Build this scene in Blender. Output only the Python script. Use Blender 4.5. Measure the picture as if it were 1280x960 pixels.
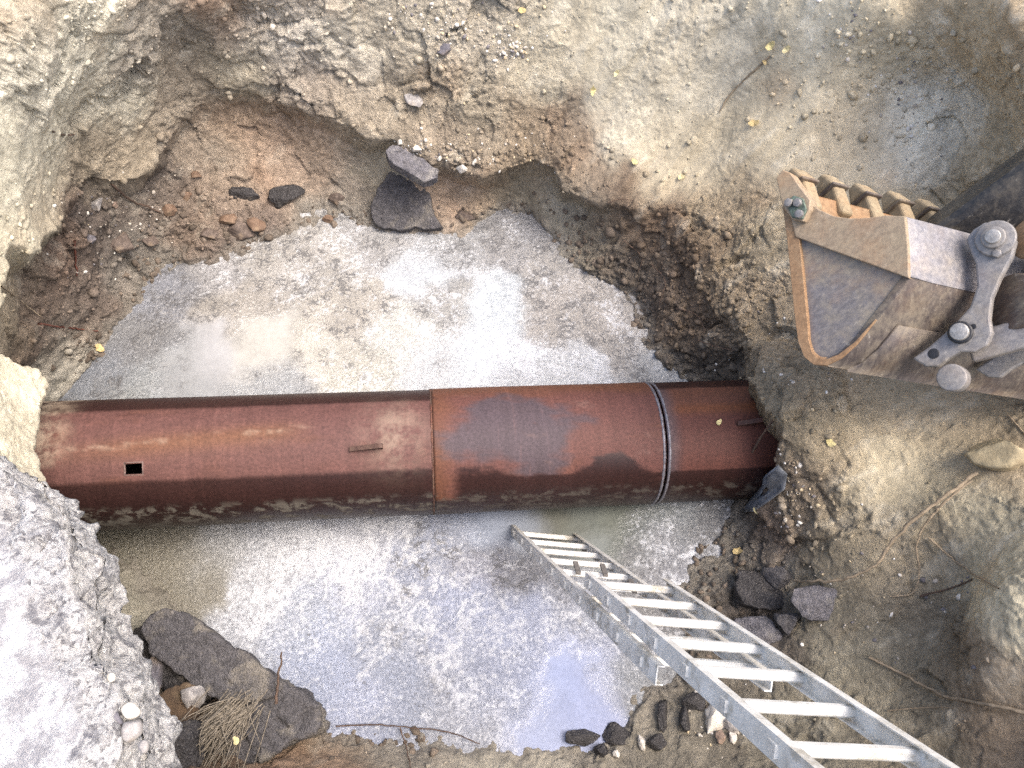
import bpy, bmesh, math, random
import numpy as np
from mathutils import Vector, Matrix

for o in list(bpy.data.objects):
    bpy.data.objects.remove(o)
scene = bpy.context.scene
COL = scene.collection
rnd = random.Random(7)
rng = np.random.default_rng(11)
R = math.radians

# ------------------------------------------------------------------ camera
FPX = 960.0                                   # focal length in photo pixels (1280 wide)
PITCH, ROLL = 62.0, 3.5
CAM = np.array((0.0, 0.0, 4.4))
cp, sp = math.cos(R(PITCH)), math.sin(R(PITCH))
FW = np.array((0, cp, -sp)); RT0 = np.array((1.0, 0, 0)); UP0 = np.array((0, sp, cp))
cr, sr = math.cos(R(ROLL)), math.sin(R(ROLL))
RT = RT0 * cr - UP0 * sr
UP = UP0 * cr + RT0 * sr
cam = bpy.data.cameras.new('camera'); camo = bpy.data.objects.new('camera', cam); COL.objects.link(camo)
cam.sensor_width = 36.0; cam.lens = FPX / 1280 * 36.0; cam.clip_start = 0.05; cam.clip_end = 2000
M = Matrix((RT, UP, -FW)).transposed().to_4x4(); M.translation = Vector(CAM)
camo.matrix_world = M
scene.camera = camo
scene.render.resolution_x, scene.render.resolution_y = 1024, 768

# ------------------------------------------------------------------ sky, sun, exposure
SUN_AZ, SUN_EL = 105.0, 62.0                   # azimuth from +Y towards +X
world = bpy.data.worlds.new('World'); scene.world = world; world.use_nodes = True
wn = world.node_tree.nodes; wl = world.node_tree.links; wn.clear()
wo = wn.new('ShaderNodeOutputWorld'); wb = wn.new('ShaderNodeBackground'); ws = wn.new('ShaderNodeTexSky')
ws.sky_type = 'NISHITA'; ws.sun_disc = False
ws.sun_elevation = R(SUN_EL); ws.sun_rotation = R(SUN_AZ)
ws.air_density = 1.0; ws.dust_density = 6.0; ws.ozone_density = 1.0
wb.inputs['Strength'].default_value = 0.15
wl.new(ws.outputs[0], wb.inputs[0]); wl.new(wb.outputs[0], wo.inputs[0])
sl = bpy.data.lights.new('sun', 'SUN'); so = bpy.data.objects.new('sun', sl); COL.objects.link(so)
sl.energy = 0.65; sl.angle = R(28); sl.color = (1.0, 0.95, 0.87)
sd = Vector((math.sin(R(SUN_AZ)) * math.cos(R(SUN_EL)), math.cos(R(SUN_AZ)) * math.cos(R(SUN_EL)), math.sin(R(SUN_EL))))
so.rotation_euler = sd.to_track_quat('Z', 'Y').to_euler()
scene.view_settings.view_transform = 'Standard'
scene.view_settings.look = 'None'
scene.view_settings.gamma = 1.0
scene.view_settings.use_curve_mapping = False
scene.view_settings.exposure = 1.54
scene.cycles.use_denoising = False; scene.cycles.sample_clamp_indirect = 4.0; scene.render.filter_size = 1.2
scene.cycles.max_bounces = 5; scene.cycles.diffuse_bounces = 4; scene.cycles.glossy_bounces = 2

# ------------------------------------------------------------------ helpers
def ray(u, v):
    return FW + RT * ((u - 640) / FPX) - UP * ((v - 480) / FPX)
def at(u, v, z):                              # point at height z seen at photo pixel (u, v)
    d = ray(u, v); return CAM + d * ((z - CAM[2]) / d[2])
def atd(u, v, dep):
    return CAM + ray(u, v) * dep
def onplane(u, v, P, N):
    d = ray(u, v); return CAM + d * (np.dot(np.asarray(P) - CAM, N) / np.dot(d, N))
def project(P):
    q = P - CAM; z = q @ FW
    return 640 + FPX * (q @ RT) / z, 480 - FPX * (q @ UP) / z, z
def nrm(v):
    v = np.asarray(v, float); return v / np.linalg.norm(v)
def srgb(r, g, b, k=1.0):
    f = lambda c: (c / 255 / 12.92) if c < 10 else ((c / 255 + 0.055) / 1.055) ** 2.4
    return np.array((f(r) * k, f(g) * k, f(b) * k))
def smooth(a, b, x):
    t = np.clip((x - a) / (b - a), 0, 1); return t * t * (3 - 2 * t)

PERM = np.random.default_rng(3).permutation(256).astype(np.int32); PERM = np.concatenate([PERM, PERM])
GR = np.random.default_rng(5).normal(size=(256, 3)).astype(np.float32); GR /= np.linalg.norm(GR, axis=1)[:, None]
from concurrent.futures import ThreadPoolExecutor
POOL = ThreadPoolExecutor(4)
def chunked(f, P, n=32768):                    # run f over slices of P in threads
    if len(P) <= n: return f(P)
    return np.concatenate(list(POOL.map(lambda i: f(P[i:i + n]), range(0, len(P), n))))
def perlin(P): return chunked(perlin1, np.asarray(P, np.float32))
def perlin1(P):
    I = np.floor(P).astype(np.int32); F = P - I; I &= 255
    w = F * F * F * (F * (F * 6 - 15) + 10); out = np.zeros(len(P), np.float32)
    for dx in (0, 1):
        for dy in (0, 1):
            for dz in (0, 1):
                h = PERM[PERM[PERM[(I[:, 0] + dx) & 255] + ((I[:, 1] + dy) & 255)] + ((I[:, 2] + dz) & 255)]
                g = GR[h]
                d = g[:, 0] * (F[:, 0] - dx) + g[:, 1] * (F[:, 1] - dy) + g[:, 2] * (F[:, 2] - dz)
                wx = w[:, 0] if dx else 1 - w[:, 0]; wy = w[:, 1] if dy else 1 - w[:, 1]; wz = w[:, 2] if dz else 1 - w[:, 2]
                out += d * wx * wy * wz
    return out * 1.6
def fbm(P, f, o=4, g=0.5, off=0.0):
    s = 0; a = 1.0; n = 0
    for k in range(o):
        s = s + a * perlin(P * (f * 2 ** k) + off + 17.3 * k); n += a; a *= g
    return s / n
def ridged(P, f, o=3, off=0.0):
    s = 0; a = 1.0; n = 0
    for k in range(o):
        s = s + a * (1 - 2 * np.abs(perlin(P * (f * 2 ** k) + off + 9.1 * k))); n += a; a *= 0.5
    return s / n

WJ = np.random.default_rng(8).random((256, 8)).astype(np.float32)
def worley1(P):                                # nearest feature point: returns F1, F2 - F1, cell random, cell plane tilt
    I = np.floor(P).astype(np.int32); b1 = np.full(len(P), 9, np.float32); b2 = b1.copy(); rid = np.zeros(len(P), np.int32); dv = np.zeros((len(P), 3), np.float32)
    for dx in (-1, 0, 1):
        for dy in (-1, 0, 1):
            for dz in (-1, 0, 1):
                h = PERM[PERM[PERM[(I[:, 0] + dx) & 255] + ((I[:, 1] + dy) & 255)] + ((I[:, 2] + dz) & 255)]
                q = I + np.array((dx, dy, dz), np.int32) + WJ[h, :3] - P; d = (q * q).sum(1)
                c = d < b1; b2 = np.where(c, b1, np.minimum(b2, d)); b1 = np.where(c, d, b1); rid = np.where(c, h, rid); dv[c] = q[c]
    r = WJ[rid]; tilt = ((r[:, 4:7] - .5) * dv).sum(1)
    return np.stack([np.sqrt(b1), np.sqrt(b2) - np.sqrt(b1), r[:, 3], tilt], 1)
def worley(P, f, off=0.0): return chunked(worley1, (np.asarray(P) * f + off).astype(np.float32))
def put(o, parent=None):
    COL.objects.link(o)
    if parent is not None:
        o.parent = parent; o.matrix_parent_inverse = Matrix.Identity(4)
    return o
def tag(o, label=None, cat=None, group=None, kind=None):
    if label: o['label'] = label
    if cat: o['category'] = cat
    if group: o['group'] = group
    if kind: o['kind'] = kind
    return o
def empty(name, loc=(0, 0, 0)):
    o = bpy.data.objects.new(name, None); o.location = Vector(loc); o.empty_display_size = 0.1
    return put(o)
def wtr(o):
    t = Vector((0, 0, 0))
    while o is not None: t += o.location; o = o.parent
    return t
def mesh_np(name, V, F, mat, parent=None, smooth_=True, attrs=None, uv=None):
    me = bpy.data.meshes.new(name)
    V = np.asarray(V, np.float32)
    if parent is not None:
        V = V - np.array(wtr(parent), np.float32)   # parents are unrotated empties or meshes at origin
    F = np.asarray(F, np.int32)
    me.vertices.add(len(V)); me.vertices.foreach_set('co', V.ravel())
    k = F.shape[1]
    me.loops.add(F.size); me.loops.foreach_set('vertex_index', F.ravel())
    me.polygons.add(len(F)); me.polygons.foreach_set('loop_start', np.arange(0, F.size, k, dtype=np.int32))
    me.update(calc_edges=True)
    if smooth_: me.polygons.foreach_set('use_smooth', np.ones(len(F), bool))
    for n, (t, d) in (attrs or {}).items():
        a = me.attributes.new(n, t, 'POINT')
        if t == 'FLOAT_COLOR':
            d4 = np.ones((len(V), 4), np.float32); d4[:, :3] = d; a.data.foreach_set('color', d4.ravel())
        else: a.data.foreach_set('value', np.asarray(d, np.float32))
    if uv is not None:
        l = me.uv_layers.new(name='UVMap'); l.data.foreach_set('uv', np.asarray(uv, np.float32)[F.ravel()].ravel())
    me.materials.append(mat)
    return put(bpy.data.objects.new(name, me), parent)
def mesh_bm(name, bm, mat, parent=None, smooth_=False):
    bmesh.ops.recalc_face_normals(bm, faces=bm.faces)
    me = bpy.data.meshes.new(name)
    if parent is not None: bmesh.ops.translate(bm, vec=-wtr(parent), verts=bm.verts)
    bm.to_mesh(me); bm.free(); me.materials.append(mat)
    if smooth_:
        for p in me.polygons: p.use_smooth = True
    return put(bpy.data.objects.new(name, me), parent)
def subd(o, lv=1):
    m = o.modifiers.new('s', 'SUBSURF'); m.levels = m.render_levels = lv; return o
def bevel(o, w=0.004, seg=2):
    m = o.modifiers.new('b', 'BEVEL'); m.width = w; m.segments = seg; m.limit_method = 'ANGLE'; m.angle_limit = R(35)
    return o
def quads(n, m):
    i = np.arange(n - 1)[:, None] * m + np.arange(m - 1)[None, :]; i = i.ravel()
    return np.stack([i, i + m, i + m + 1, i + 1], 1)

# ------------------------------------------------------------------ materials
class NT:
    def __init__(s, name):
        s.m = bpy.data.materials.new(name); s.m.use_nodes = True; s.t = s.m.node_tree
        s.b = s.t.nodes['Principled BSDF']
    def n(s, typ, **k):
        d = s.t.nodes.new('ShaderNode' + typ)
        for a, v in k.items():
            if hasattr(d, a) and a not in ('Scale',): setattr(d, a, v)
        return d
    def l(s, a, b): s.t.links.new(a, b)
    def inp(s, sock, v):
        if hasattr(v, 'is_linked') or hasattr(v, 'node'): s.l(v, sock)
        else: sock.default_value = v
    def obj(s): return s.n('TexCoord').outputs['Object']
    def uv(s): return s.n('TexCoord').outputs['UV']
    def attr(s, name, f=False):
        a = s.n('Attribute'); a.attribute_name = name; return a.outputs['Fac' if f else 'Color']
    def mapping(s, vec, scale=(1, 1, 1), rot=(0, 0, 0), loc=(0, 0, 0)):
        a = s.n('Mapping'); s.l(vec, a.inputs[0]); a.inputs['Scale'].default_value = scale
        a.inputs['Rotation'].default_value = rot; a.inputs['Location'].default_value = loc; return a.outputs[0]
    def noise(s, vec, scale, detail=4, rough=0.55, dist=0.0):
        a = s.n('TexNoise'); s.l(vec, a.inputs['Vector']); a.inputs['Scale'].default_value = scale
        a.inputs['Detail'].default_value = detail; a.inputs['Roughness'].default_value = rough; a.inputs['Distortion'].default_value = dist
        return a.outputs['Fac']
    def noisec(s, vec, scale, detail=2):
        a = s.n('TexNoise'); s.l(vec, a.inputs['Vector']); a.inputs['Scale'].default_value = scale; a.inputs['Detail'].default_value = detail
        return a.outputs['Color']
    def voro(s, vec, scale, feature='F1', out='Distance', rand=1.0):
        a = s.n('TexVoronoi'); a.feature = feature; s.l(vec, a.inputs['Vector']); a.inputs['Scale'].default_value = scale
        a.inputs['Randomness'].default_value = rand; return a.outputs[out]
    def ramp(s, fac, a, b, va=0.0, vb=1.0):
        r = s.n('MapRange'); r.interpolation_type = 'SMOOTHSTEP'; s.inp(r.inputs[0], fac)
        r.inputs[1].default_value = a; r.inputs[2].default_value = b; r.inputs[3].default_value = va; r.inputs[4].default_value = vb
        return r.outputs[0]
    def math(s, op, a, b=0.0, c=None):
        m = s.n('Math'); m.operation = op; s.inp(m.inputs[0], a); s.inp(m.inputs[1], b)
        if c is not None: s.inp(m.inputs[2], c)
        return m.outputs[0]
    def vadd(s, a, b, k=1.0):
        m = s.n('VectorMath'); m.operation = 'MULTIPLY_ADD'; s.l(b, m.inputs[0]); m.inputs[1].default_value = (k, k, k); s.l(a, m.inputs[2]); return m.outputs[0]
    def mix(s, fac, a, b, mode='MIX'):
        m = s.n('Mix'); m.data_type = 'RGBA'; m.blend_type = mode; m.clamp_factor = True
        s.inp(m.inputs[0], fac)
        for i, v in ((6, a), (7, b)):
            if hasattr(v, 'node'): s.l(v, m.inputs[i])
            else: m.inputs[i].default_value = (*v[:3], 1)
        return m.outputs[2]
    def gain(s, col, fac):                     # multiply colour by a float
        m = s.n('VectorMath'); m.operation = 'SCALE'
        if hasattr(col, 'node'): s.l(col, m.inputs[0])
        else: m.inputs[0].default_value = col[:3]
        s.inp(m.inputs['Scale'], fac); return m.outputs[0]
    def bump(s, h, strength=0.5, dist=0.02, normal=None):
        b = s.n('Bump'); s.inp(b.inputs['Height'], h); b.inputs['Strength'].default_value = strength; b.inputs['Distance'].default_value = dist
        if normal is not None: s.l(normal, b.inputs['Normal'])
        return b.outputs[0]
    def fin(s, col, rough=0.9, normal=None, metal=0.0, spec=0.5):
        s.inp(s.b.inputs['Base Color'], col if hasattr(col, 'node') else (*col[:3], 1)); s.inp(s.b.inputs['Roughness'], rough)
        s.inp(s.b.inputs['Metallic'], metal); s.inp(s.b.inputs['Specular IOR Level'], spec)
        if normal is not None: s.l(normal, s.b.inputs['Normal'])
        return s.m

def mat_soil():
    t = NT('soil'); P = t.obj()
    base = t.attr('Col'); wet = t.attr('Wet', True); am = t.ramp(t.attr('Amp', True), 0.25, 1.0, 0.22, 1.0)
    n1 = t.noise(P, 26, 8, 0.76)
    dn = t.math('MULTIPLY', t.math('SUBTRACT', n1, 0.5), t.math('ADD', 0.5, am))
    c = t.gain(base, t.ramp(dn, -0.35, 0.35, 0.62, 1.38))
    grit = t.voro(P, 80, 'F1', 'Distance')
    c = t.mix(t.math('MULTIPLY', t.ramp(grit, 0.12, 0.2, 0.45, 0.0), t.math('MULTIPLY', t.ramp(n1, 0.54, 0.62), am)), c, srgb(206, 198, 182))
    h = t.math('MULTIPLY', t.math('SUBTRACT', t.math('MULTIPLY', n1, 1.5), t.math('MULTIPLY', grit, 0.2)), am)
    nb = t.bump(h, 0.75, 0.03)
    return t.fin(c, t.ramp(wet, 0.1, 0.95, 0.95, 0.45), nb, spec=0.3)
def mat_clod():
    t = NT('clod_soil'); P = t.obj()
    c = t.gain(t.attr('Col'), t.ramp(t.noise(P, 60, 4), 0.3, 0.7, 0.8, 1.2))
    return t.fin(c, 0.95, t.bump(t.noise(P, 90, 5, 0.7), 0.6, 0.01), spec=0.3)
def mat_water():
    t = NT('scummy_water'); P = t.obj()
    A = t.n('Attribute'); A.attribute_name = 'Scum'; sep = t.n('SeparateColor'); t.l(A.outputs['Color'], sep.inputs[0])
    foam, crack, clear = sep.outputs[0], sep.outputs[1], sep.outputs[2]
    base = t.attr('Col')
    wc = t.noisec(P, 9, 4); w2 = t.vadd(P, wc, 0.13)
    fine = t.noise(P, 42, 6, 0.74)
    ed = t.voro(t.vadd(w2, t.noisec(P, 36, 2), 0.05), 22, 'DISTANCE_TO_EDGE'); f1 = t.voro(w2, 46, 'F1')
    sw = t.n('SeparateColor'); t.l(wc, sw.inputs[0])
    rgh = t.math('SUBTRACT', 1.0, t.math('MULTIPLY', clear, 0.85))
    c = t.gain(base, t.math('ADD', 1.0, t.math('MULTIPLY', t.math('MULTIPLY', t.math('SUBTRACT', fine, 0.5), 2.4), rgh)))
    # foam: soft milky veil, thinned to a lace at its margins
    lace = t.math('ADD', t.math('MULTIPLY', f1, 0.45), t.math('MULTIPLY', t.math('SUBTRACT', fine, 0.5), 1.4))
    fm = t.ramp(t.math('ADD', lace, foam), 0.45, 1.05)
    fm = t.math('MULTIPLY', fm, t.ramp(clear, 0.3, 1.0, 1.0, 0.3))
    c = t.mix(t.math('MULTIPLY', fm, 0.75), c, srgb(197, 200, 205))
    # scum plates: grainy skin, cracked open along irregular dark gaps
    c = t.mix(t.math('MULTIPLY', crack, t.ramp(fine, 0.40, 0.60, 0.0, 0.5)), c, srgb(118, 114, 106))
    wd = t.ramp(sw.outputs[0], 0.38, 0.64, -0.01, 0.14)
    line = t.math('MULTIPLY', t.ramp(t.math('SUBTRACT', ed, wd), -0.03, 0.012, 1, 0), t.ramp(crack, 0.22, 0.55))
    c = t.mix(t.math('MULTIPLY', line, 0.75), c, srgb(84, 84, 86))
    pits = t.math('MULTIPLY', t.ramp(f1, 0.12, 0.3, 1, 0), t.ramp(sw.outputs[1], 0.5, 0.58))
    c = t.mix(t.math('MULTIPLY', t.math('MULTIPLY', pits, 0.7), rgh), c, srgb(88, 87, 88))
    scummy = t.math('MAXIMUM', fm, crack)
    rough = t.math('ADD', t.ramp(scummy, 0.0, 0.7, 0.05, 0.42), t.math('MULTIPLY', fine, 0.08))
    return t.fin(c, rough, t.bump(t.math('MULTIPLY', fine, t.ramp(clear, 0.3, 0.9, 1.0, 0.08)), 0.6, 0.02), spec=0.5)
def mat_pipe():
    t = NT('rusty_steel'); U = t.uv()
    base = t.attr('Col'); wet = t.attr('Wet', True)
    run = t.noise(t.mapping(U, (22, 1.5, 1)), 1.0, 6, 0.7, 0.5)
    fine = t.noise(U, 60, 6, 0.72)
    dry = t.math('SUBTRACT', 1.0, wet)
    c = t.gain(base, t.ramp(run, 0.3, 0.72, 0.88, 1.12))
    c = t.mix(t.math('MULTIPLY', t.ramp(run, 0.58, 0.70, 0, 0.22), dry), c, srgb(146, 106, 98))
    c = t.gain(c, t.ramp(fine, 0.25, 0.75, 0.40, 0.80))
    mn = t.noise(U, 11, 8, 0.7)
    mud = t.math('MULTIPLY', t.attr('Mud', True), t.ramp(mn, 0.47, 0.56)); mud2 = t.math('MULTIPLY', t.attr('Dust', True), t.ramp(mn, 0.35, 0.62))
    c = t.mix(t.math('MULTIPLY', mud, .8), c, srgb(104, 99, 90)); c = t.mix(mud2, c, srgb(190, 172, 150))
    rough = t.math('ADD', t.ramp(wet, 0.0, 1.0, 0.66, 0.42), t.math('MULTIPLY', mud, 0.4))
    h = t.math('ADD', t.math('MULTIPLY', fine, 0.5), mud)
    return t.fin(c, rough, t.bump(h, 0.4, 0.006), metal=0.0, spec=0.32)
def mat_asphalt(name='asphalt', base=(84, 82, 84), dust=(134, 128, 118), damt=0.75, rough=0.9):
    t = NT(name); P = t.obj()
    c = t.mix(t.ramp(t.noise(P, 30, 5, 0.7), 0.35, 0.65), srgb(*base, 0.7), srgb(*base, 1.25))
    pw_ = t.vadd(P, t.noisec(P, 40, 2), 0.02); ag = t.voro(pw_, 120, 'F1'); sel = t.voro(pw_, 120, 'F1', 'Color'); s3 = t.n('SeparateColor'); t.l(sel, s3.inputs[0])
    c = t.mix(t.math('MULTIPLY', t.ramp(ag, 0.3, 0.42, 1, 0), t.ramp(s3.outputs[0], 0.62, 0.8, 0, 0.4)), c, srgb(128, 126, 124))
    d = t.ramp(t.noise(P, 5.5, 7, 0.65, 0.5), 0.5, 0.68, 0, damt)
    c = t.mix(d, c, srgb(*dust))
    h = t.math('ADD', t.noise(P, 70, 6, 0.75), t.math('MULTIPLY', t.voro(P, 85, 'F1'), -0.7))
    return t.fin(c, rough, t.bump(h, 0.9, 0.012), spec=0.4)
def mat_stone(name, a, b, rough=0.85):
    t = NT(name); P = t.obj()
    c = t.mix(t.ramp(t.noise(P, 16, 6, 0.65, 0.4), 0.35, 0.65), srgb(*a), srgb(*b))
    c = t.mix(t.ramp(t.noise(P, 8, 5), 0.55, 0.7, 0, 0.5), c, srgb(140, 122, 98))
    return t.fin(c, rough, t.bump(t.noise(P, 50, 6, 0.7), 0.5, 0.01), spec=0.35)
def mat_concrete():
    t = NT('dusty_concrete'); P = t.obj(); br = t.attr('Broken', True)
    n = t.noise(P, 11, 9, 0.76, 0.3); w = t.vadd(P, t.noisec(P, 40, 3), 0.03); m = t.noise(P, 50, 7, 0.78)
    c = t.mix(t.ramp(n, 0.42, 0.56), srgb(184, 182, 184), srgb(236, 234, 232))
    c = t.mix(t.ramp(m, 0.54, 0.64, 0, 0.45), c, srgb(140, 139, 143))
    agc = t.voro(w, 85, 'F1', 'Color'); s3 = t.n('SeparateColor'); t.l(agc, s3.inputs[0])
    br_c = t.mix(t.ramp(s3.outputs[0], .1, .9), srgb(128, 126, 129), srgb(230, 228, 224))
    br_c = t.mix(t.ramp(m, 0.42, 0.56, 0, 0.75), br_c, srgb(216, 214, 212))
    br_c = t.mix(t.ramp(n, 0.54, 0.64, 0, 0.7), br_c, srgb(124, 123, 130))
    c = t.mix(t.ramp(t.math('ADD', br, t.math('MULTIPLY', t.math('SUBTRACT', n, 0.5), 2.6)), 0.3, 0.75), c, br_c)
    return t.fin(c, 0.95, t.bump(m, 1.0, 0.03), spec=0.2)
def mat_alu():
    t = NT('weathered_aluminium'); P = t.obj()
    n = t.noise(P, 14, 7, 0.65)
    c = t.mix(t.ramp(n, 0.32, 0.7), srgb(200, 197, 189), srgb(226, 224, 218))
    dirt = t.ramp(t.noise(P, 9, 9, 0.75), 0.5, 0.64, 0, 0.8)
    c = t.mix(dirt, c, srgb(146, 139, 124))
    sc = t.ramp(t.noise(t.mapping(P, (90, 90, 9)), 1, 3), 0.6, 0.75, 0, 0.4); c = t.mix(sc, c, srgb(110, 106, 100))
    return t.fin(c, t.math('ADD', 0.42, t.math('MULTIPLY', dirt, 0.4)), t.bump(t.noise(P, 120, 3), 0.1, 0.003), metal=t.math('SUBTRACT', 0.12, t.math('MULTIPLY', dirt, 0.12)))
def mat_bucket(name, base, rust=(176, 116, 62), ramt=0.6, dusty=0.4, rough=0.5, metal=0.3, mudc=(150, 138, 114)):
    t = NT(name); P = t.obj()
    n = t.noise(P, 4, 9, 0.62, 0.3)
    scr = t.noise(t.mapping(P, (60, 60, 6), (0.4, 0.2, 0)), 1, 6, 0.7)
    c = t.mix(t.ramp(scr, 0.3, 0.7), srgb(*base, 0.72), srgb(*base, 1.18))
    c = t.mix(t.ramp(n, 0.48, 0.72, 0, ramt), c, srgb(*rust))
    d = t.ramp(t.math('ADD', t.math('MULTIPLY', t.noise(P, 6, 9, 0.75, 0.2), .7), t.math('MULTIPLY', scr, .3)), 0.42, 0.66, 0, dusty); c = t.mix(d, c, srgb(*mudc))
    c = t.mix(t.ramp(scr, 0.62, 0.74, 0, 0.35), c, srgb(196, 190, 182))
    return t.fin(c, t.math('ADD', rough, t.math('MULTIPLY', d, 0.4)), t.bump(t.noise(P, 30, 7, 0.75), 0.4, 0.006), metal=t.math('SUBTRACT', metal, t.math('MULTIPLY', d, metal)))
def mat_plain(name, col, rough=0.8, var=0.25, scale=30, metal=0.0, k=1.0):
    t = NT(name); P = t.obj()
    c = t.gain(tuple(srgb(*col, k)), t.ramp(t.noise(P, scale, 5, 0.65), 0.3, 0.7, 1 - var, 1 + var))
    return t.fin(c, rough, t.bump(t.noise(P, scale * 2.5, 4), 0.3, 0.005), metal=metal)
SOIL = mat_soil(); CLOD = mat_clod(); WATER = mat_water(); PIPE = mat_pipe()
ASPH = mat_asphalt(); ASPH_WET = mat_asphalt('wet_asphalt', (58, 56, 57), (112, 106, 98), 0.7, 0.6)
ASPH_TAN = mat_asphalt('dusty_asphalt', (104, 102, 106), (150, 146, 140), 0.7)
WHITE_ST = mat_stone('white_stone', (184, 178, 168), (206, 201, 192)); GREY_ST = mat_stone('grey_stone', (128, 124, 122), (168, 164, 160))
BROWN_ST = mat_stone('brown_stone', (128, 110, 98), (150, 132, 118)); DARK_ST = mat_stone('dark_stone', (88, 86, 92), (120, 116, 120))
CONC = mat_concrete(); ALU = mat_alu()

# ------------------------------------------------------------------ the pit: two layers of control points (photo pixel + height, or world point)
C0 = np.array((0.2, 1.7, 3.5))                # sampling centre above the pit
def stereo(P):
    d = P - C0; d = d / np.linalg.norm(d, axis=1)[:, None]
    k = 1.0 / (1.0 - d[:, 2]); return d[:, :2] * k[:, None]
world_pts = []
for k in range(16):
    a = k / 16 * 2 * math.pi; world_pts.append((C0[0] + 6.2 * math.cos(a), C0[1] + 6.2 * math.sin(a), 2.35 - .55 * max(0.0, math.cos(a + .5))))  # unseen rim lowered towards the right to let more skylight into the pit
world_pts += [(-1.2, -.55, 2.2), (0, -.75, 2.2), (1.1, -.8, 2.0), (2.2, -.7, 1.8), (0, -.35, .8), (1, -.3, .9), (-2.5, 0, 2.4), (-3.0, 1, 2.4), (-3.2, 2.5, 2.6), (-3.3, 4, 2.7), (-1.5, 4.9, 2.5),
              (0.3, 5.4, 2.3), (2, 5.4, 2.3), (3.9, 4.8, 2.4), (4.0, 3, 2.1), (3.7, 1.5, 1.9), (3.3, 0, 1.75), (-.9, -.1, 1.2)]
right_px = [(1000, 620, .55), (1100, 500, .82), (1200, 500, .98), (1280, 520, 1.12), (1100, 620, .75), (1200, 650, .95), (1280, 650, 1.15), (1000, 720, .28), (1100, 750, .6),
            (1190, 700, .85), (1195, 790, .75), (1240, 760, 1.25), (1280, 760, 1.35), (1230, 860, 1.0), (1000, 820, .3), (1100, 880, .5), (1280, 900, 1.0), (1200, 960, .75), (1000, 950, .35), (950, 680, .12), (900, 700, .05), (890, 800, .06), (860, 880, .08), (800, 950, .08),
            (450, 950, .08), (600, 955, .05), (300, 950, .22), (930, 890, .14)]
wall_px = [(0, 0, 2.35), (120, 0, 2.0), (250, 0, 1.6), (370, 0, 1.45), (500, 0, 1.4), (650, 0, 1.38), (800, 0, 1.45), (950, 0, 1.6), (1100, 0, 1.85), (1280, 0, 2.2),
           (0, 150, 1.98), (110, 120, 1.4), (170, 60, 1.5), (230, 110, .9), (330, 110, .84), (430, 130, .76), (520, 165, .66), (620, 185, .6), (700, 190, .6), (780, 225, .6), (850, 245, .62), (600, 90, 1.02), (750, 100, 1.02),
           (900, 120, 1.05), (1000, 180, 1.08), (1150, 100, 1.45), (1200, 60, 1.75), (1215, 150, 1.45), (1280, 150, 1.75), (900, 290, .62), (940, 350, .6), (965, 430, .6), (1050, 300, .90), (1200, 300, 1.08), (1280, 350, 1.15),
           (0, 300, 1.6), (60, 240, 1.25), (130, 215, .85), (180, 190, .75), (0, 480, 1.4), (35, 500, 1.25), (30, 560, 1.3), (0, 580, 1.5), (60, 460, 1.1), (0, 700, 1.9), (70, 700, 1.5), (100, 800, 1.2), (100, 950, 1.2),
           (170, 870, .5), (220, 960, .35), (975, 480, .85), (985, 535, .85), (980, 595, .6), (960, 440, .7)]
floor_px = [(130, 270, .58), (60, 330, .85), (0, 360, 1.15), (0, 440, .98), (60, 440, .4), (110, 430, .1), (180, 340, .05), (230, 185, .5), (300, 150, .56), (400, 165, .48), (470, 190, .34), (300, 225, .26), (400, 235, .1),
            (290, 285, .1), (210, 270, .22), (450, 262, .03), (560, 225, .28), (650, 222, .30), (640, 255, .03), (720, 268, .22), (780, 285, .36), (840, 290, .48), (880, 330, .5), (790, 350, .06), (860, 400, .25), (900, 440, .25), (835, 445, .04), (930, 440, .5),
            (500, 400, -.15), (600, 350, -.1), (300, 400, -.15), (500, 600, -.2), (700, 600, -.2), (500, 750, -.15), (700, 800, -.1), (700, 500, -.2), (150, 600, -.1), (60, 520, -.02), (50, 600, -.02), (250, 700, -.06), (930, 540, 0),
            (200, 780, .1), (150, 720, .05), (100, 700, .05), (300, 820, -.06), (300, 930, .12), (400, 890, -.02), (420, 945, .08), (240, 770, -.02), (530, 935, .035), (640, 955, .02), (720, 945, .02), (800, 925, .05), (850, 840, .02), (780, 850, -.06), (920, 650, .02), (170, 870, .25)]
poly_px = [(222, 152), (250, 140), (300, 136), (350, 138), (400, 148), (430, 166), (465, 176), (490, 178), (515, 196), (545, 205), (575, 215), (605, 214), (650, 206), (690, 206), (712, 232), (745, 250), (790, 256), (830, 258), (858, 272), (875, 310), (905, 360), (935, 420), (945, 462),
           (938, 480), (952, 512), (968, 552), (952, 596), (930, 622), (960, 680), (890, 780), (860, 870), (800, 958), (500, 990), (250, 985), (195, 900), (150, 800), (85, 672), (42, 600), (38, 560), (55, 500), (72, 470), (40, 458), (0, 462), (-60, 462), (-60, 360), (0, 352), (35, 325), (60, 285), (90, 250), (130, 240), (185, 232), (205, 205), (215, 175)]
def ctrl(px): return np.array([at(*p) for p in px] + [np.array(w, float) for w in world_pts])
CW = ctrl(wall_px + right_px); CF = ctrl(floor_px + right_px)
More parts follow.
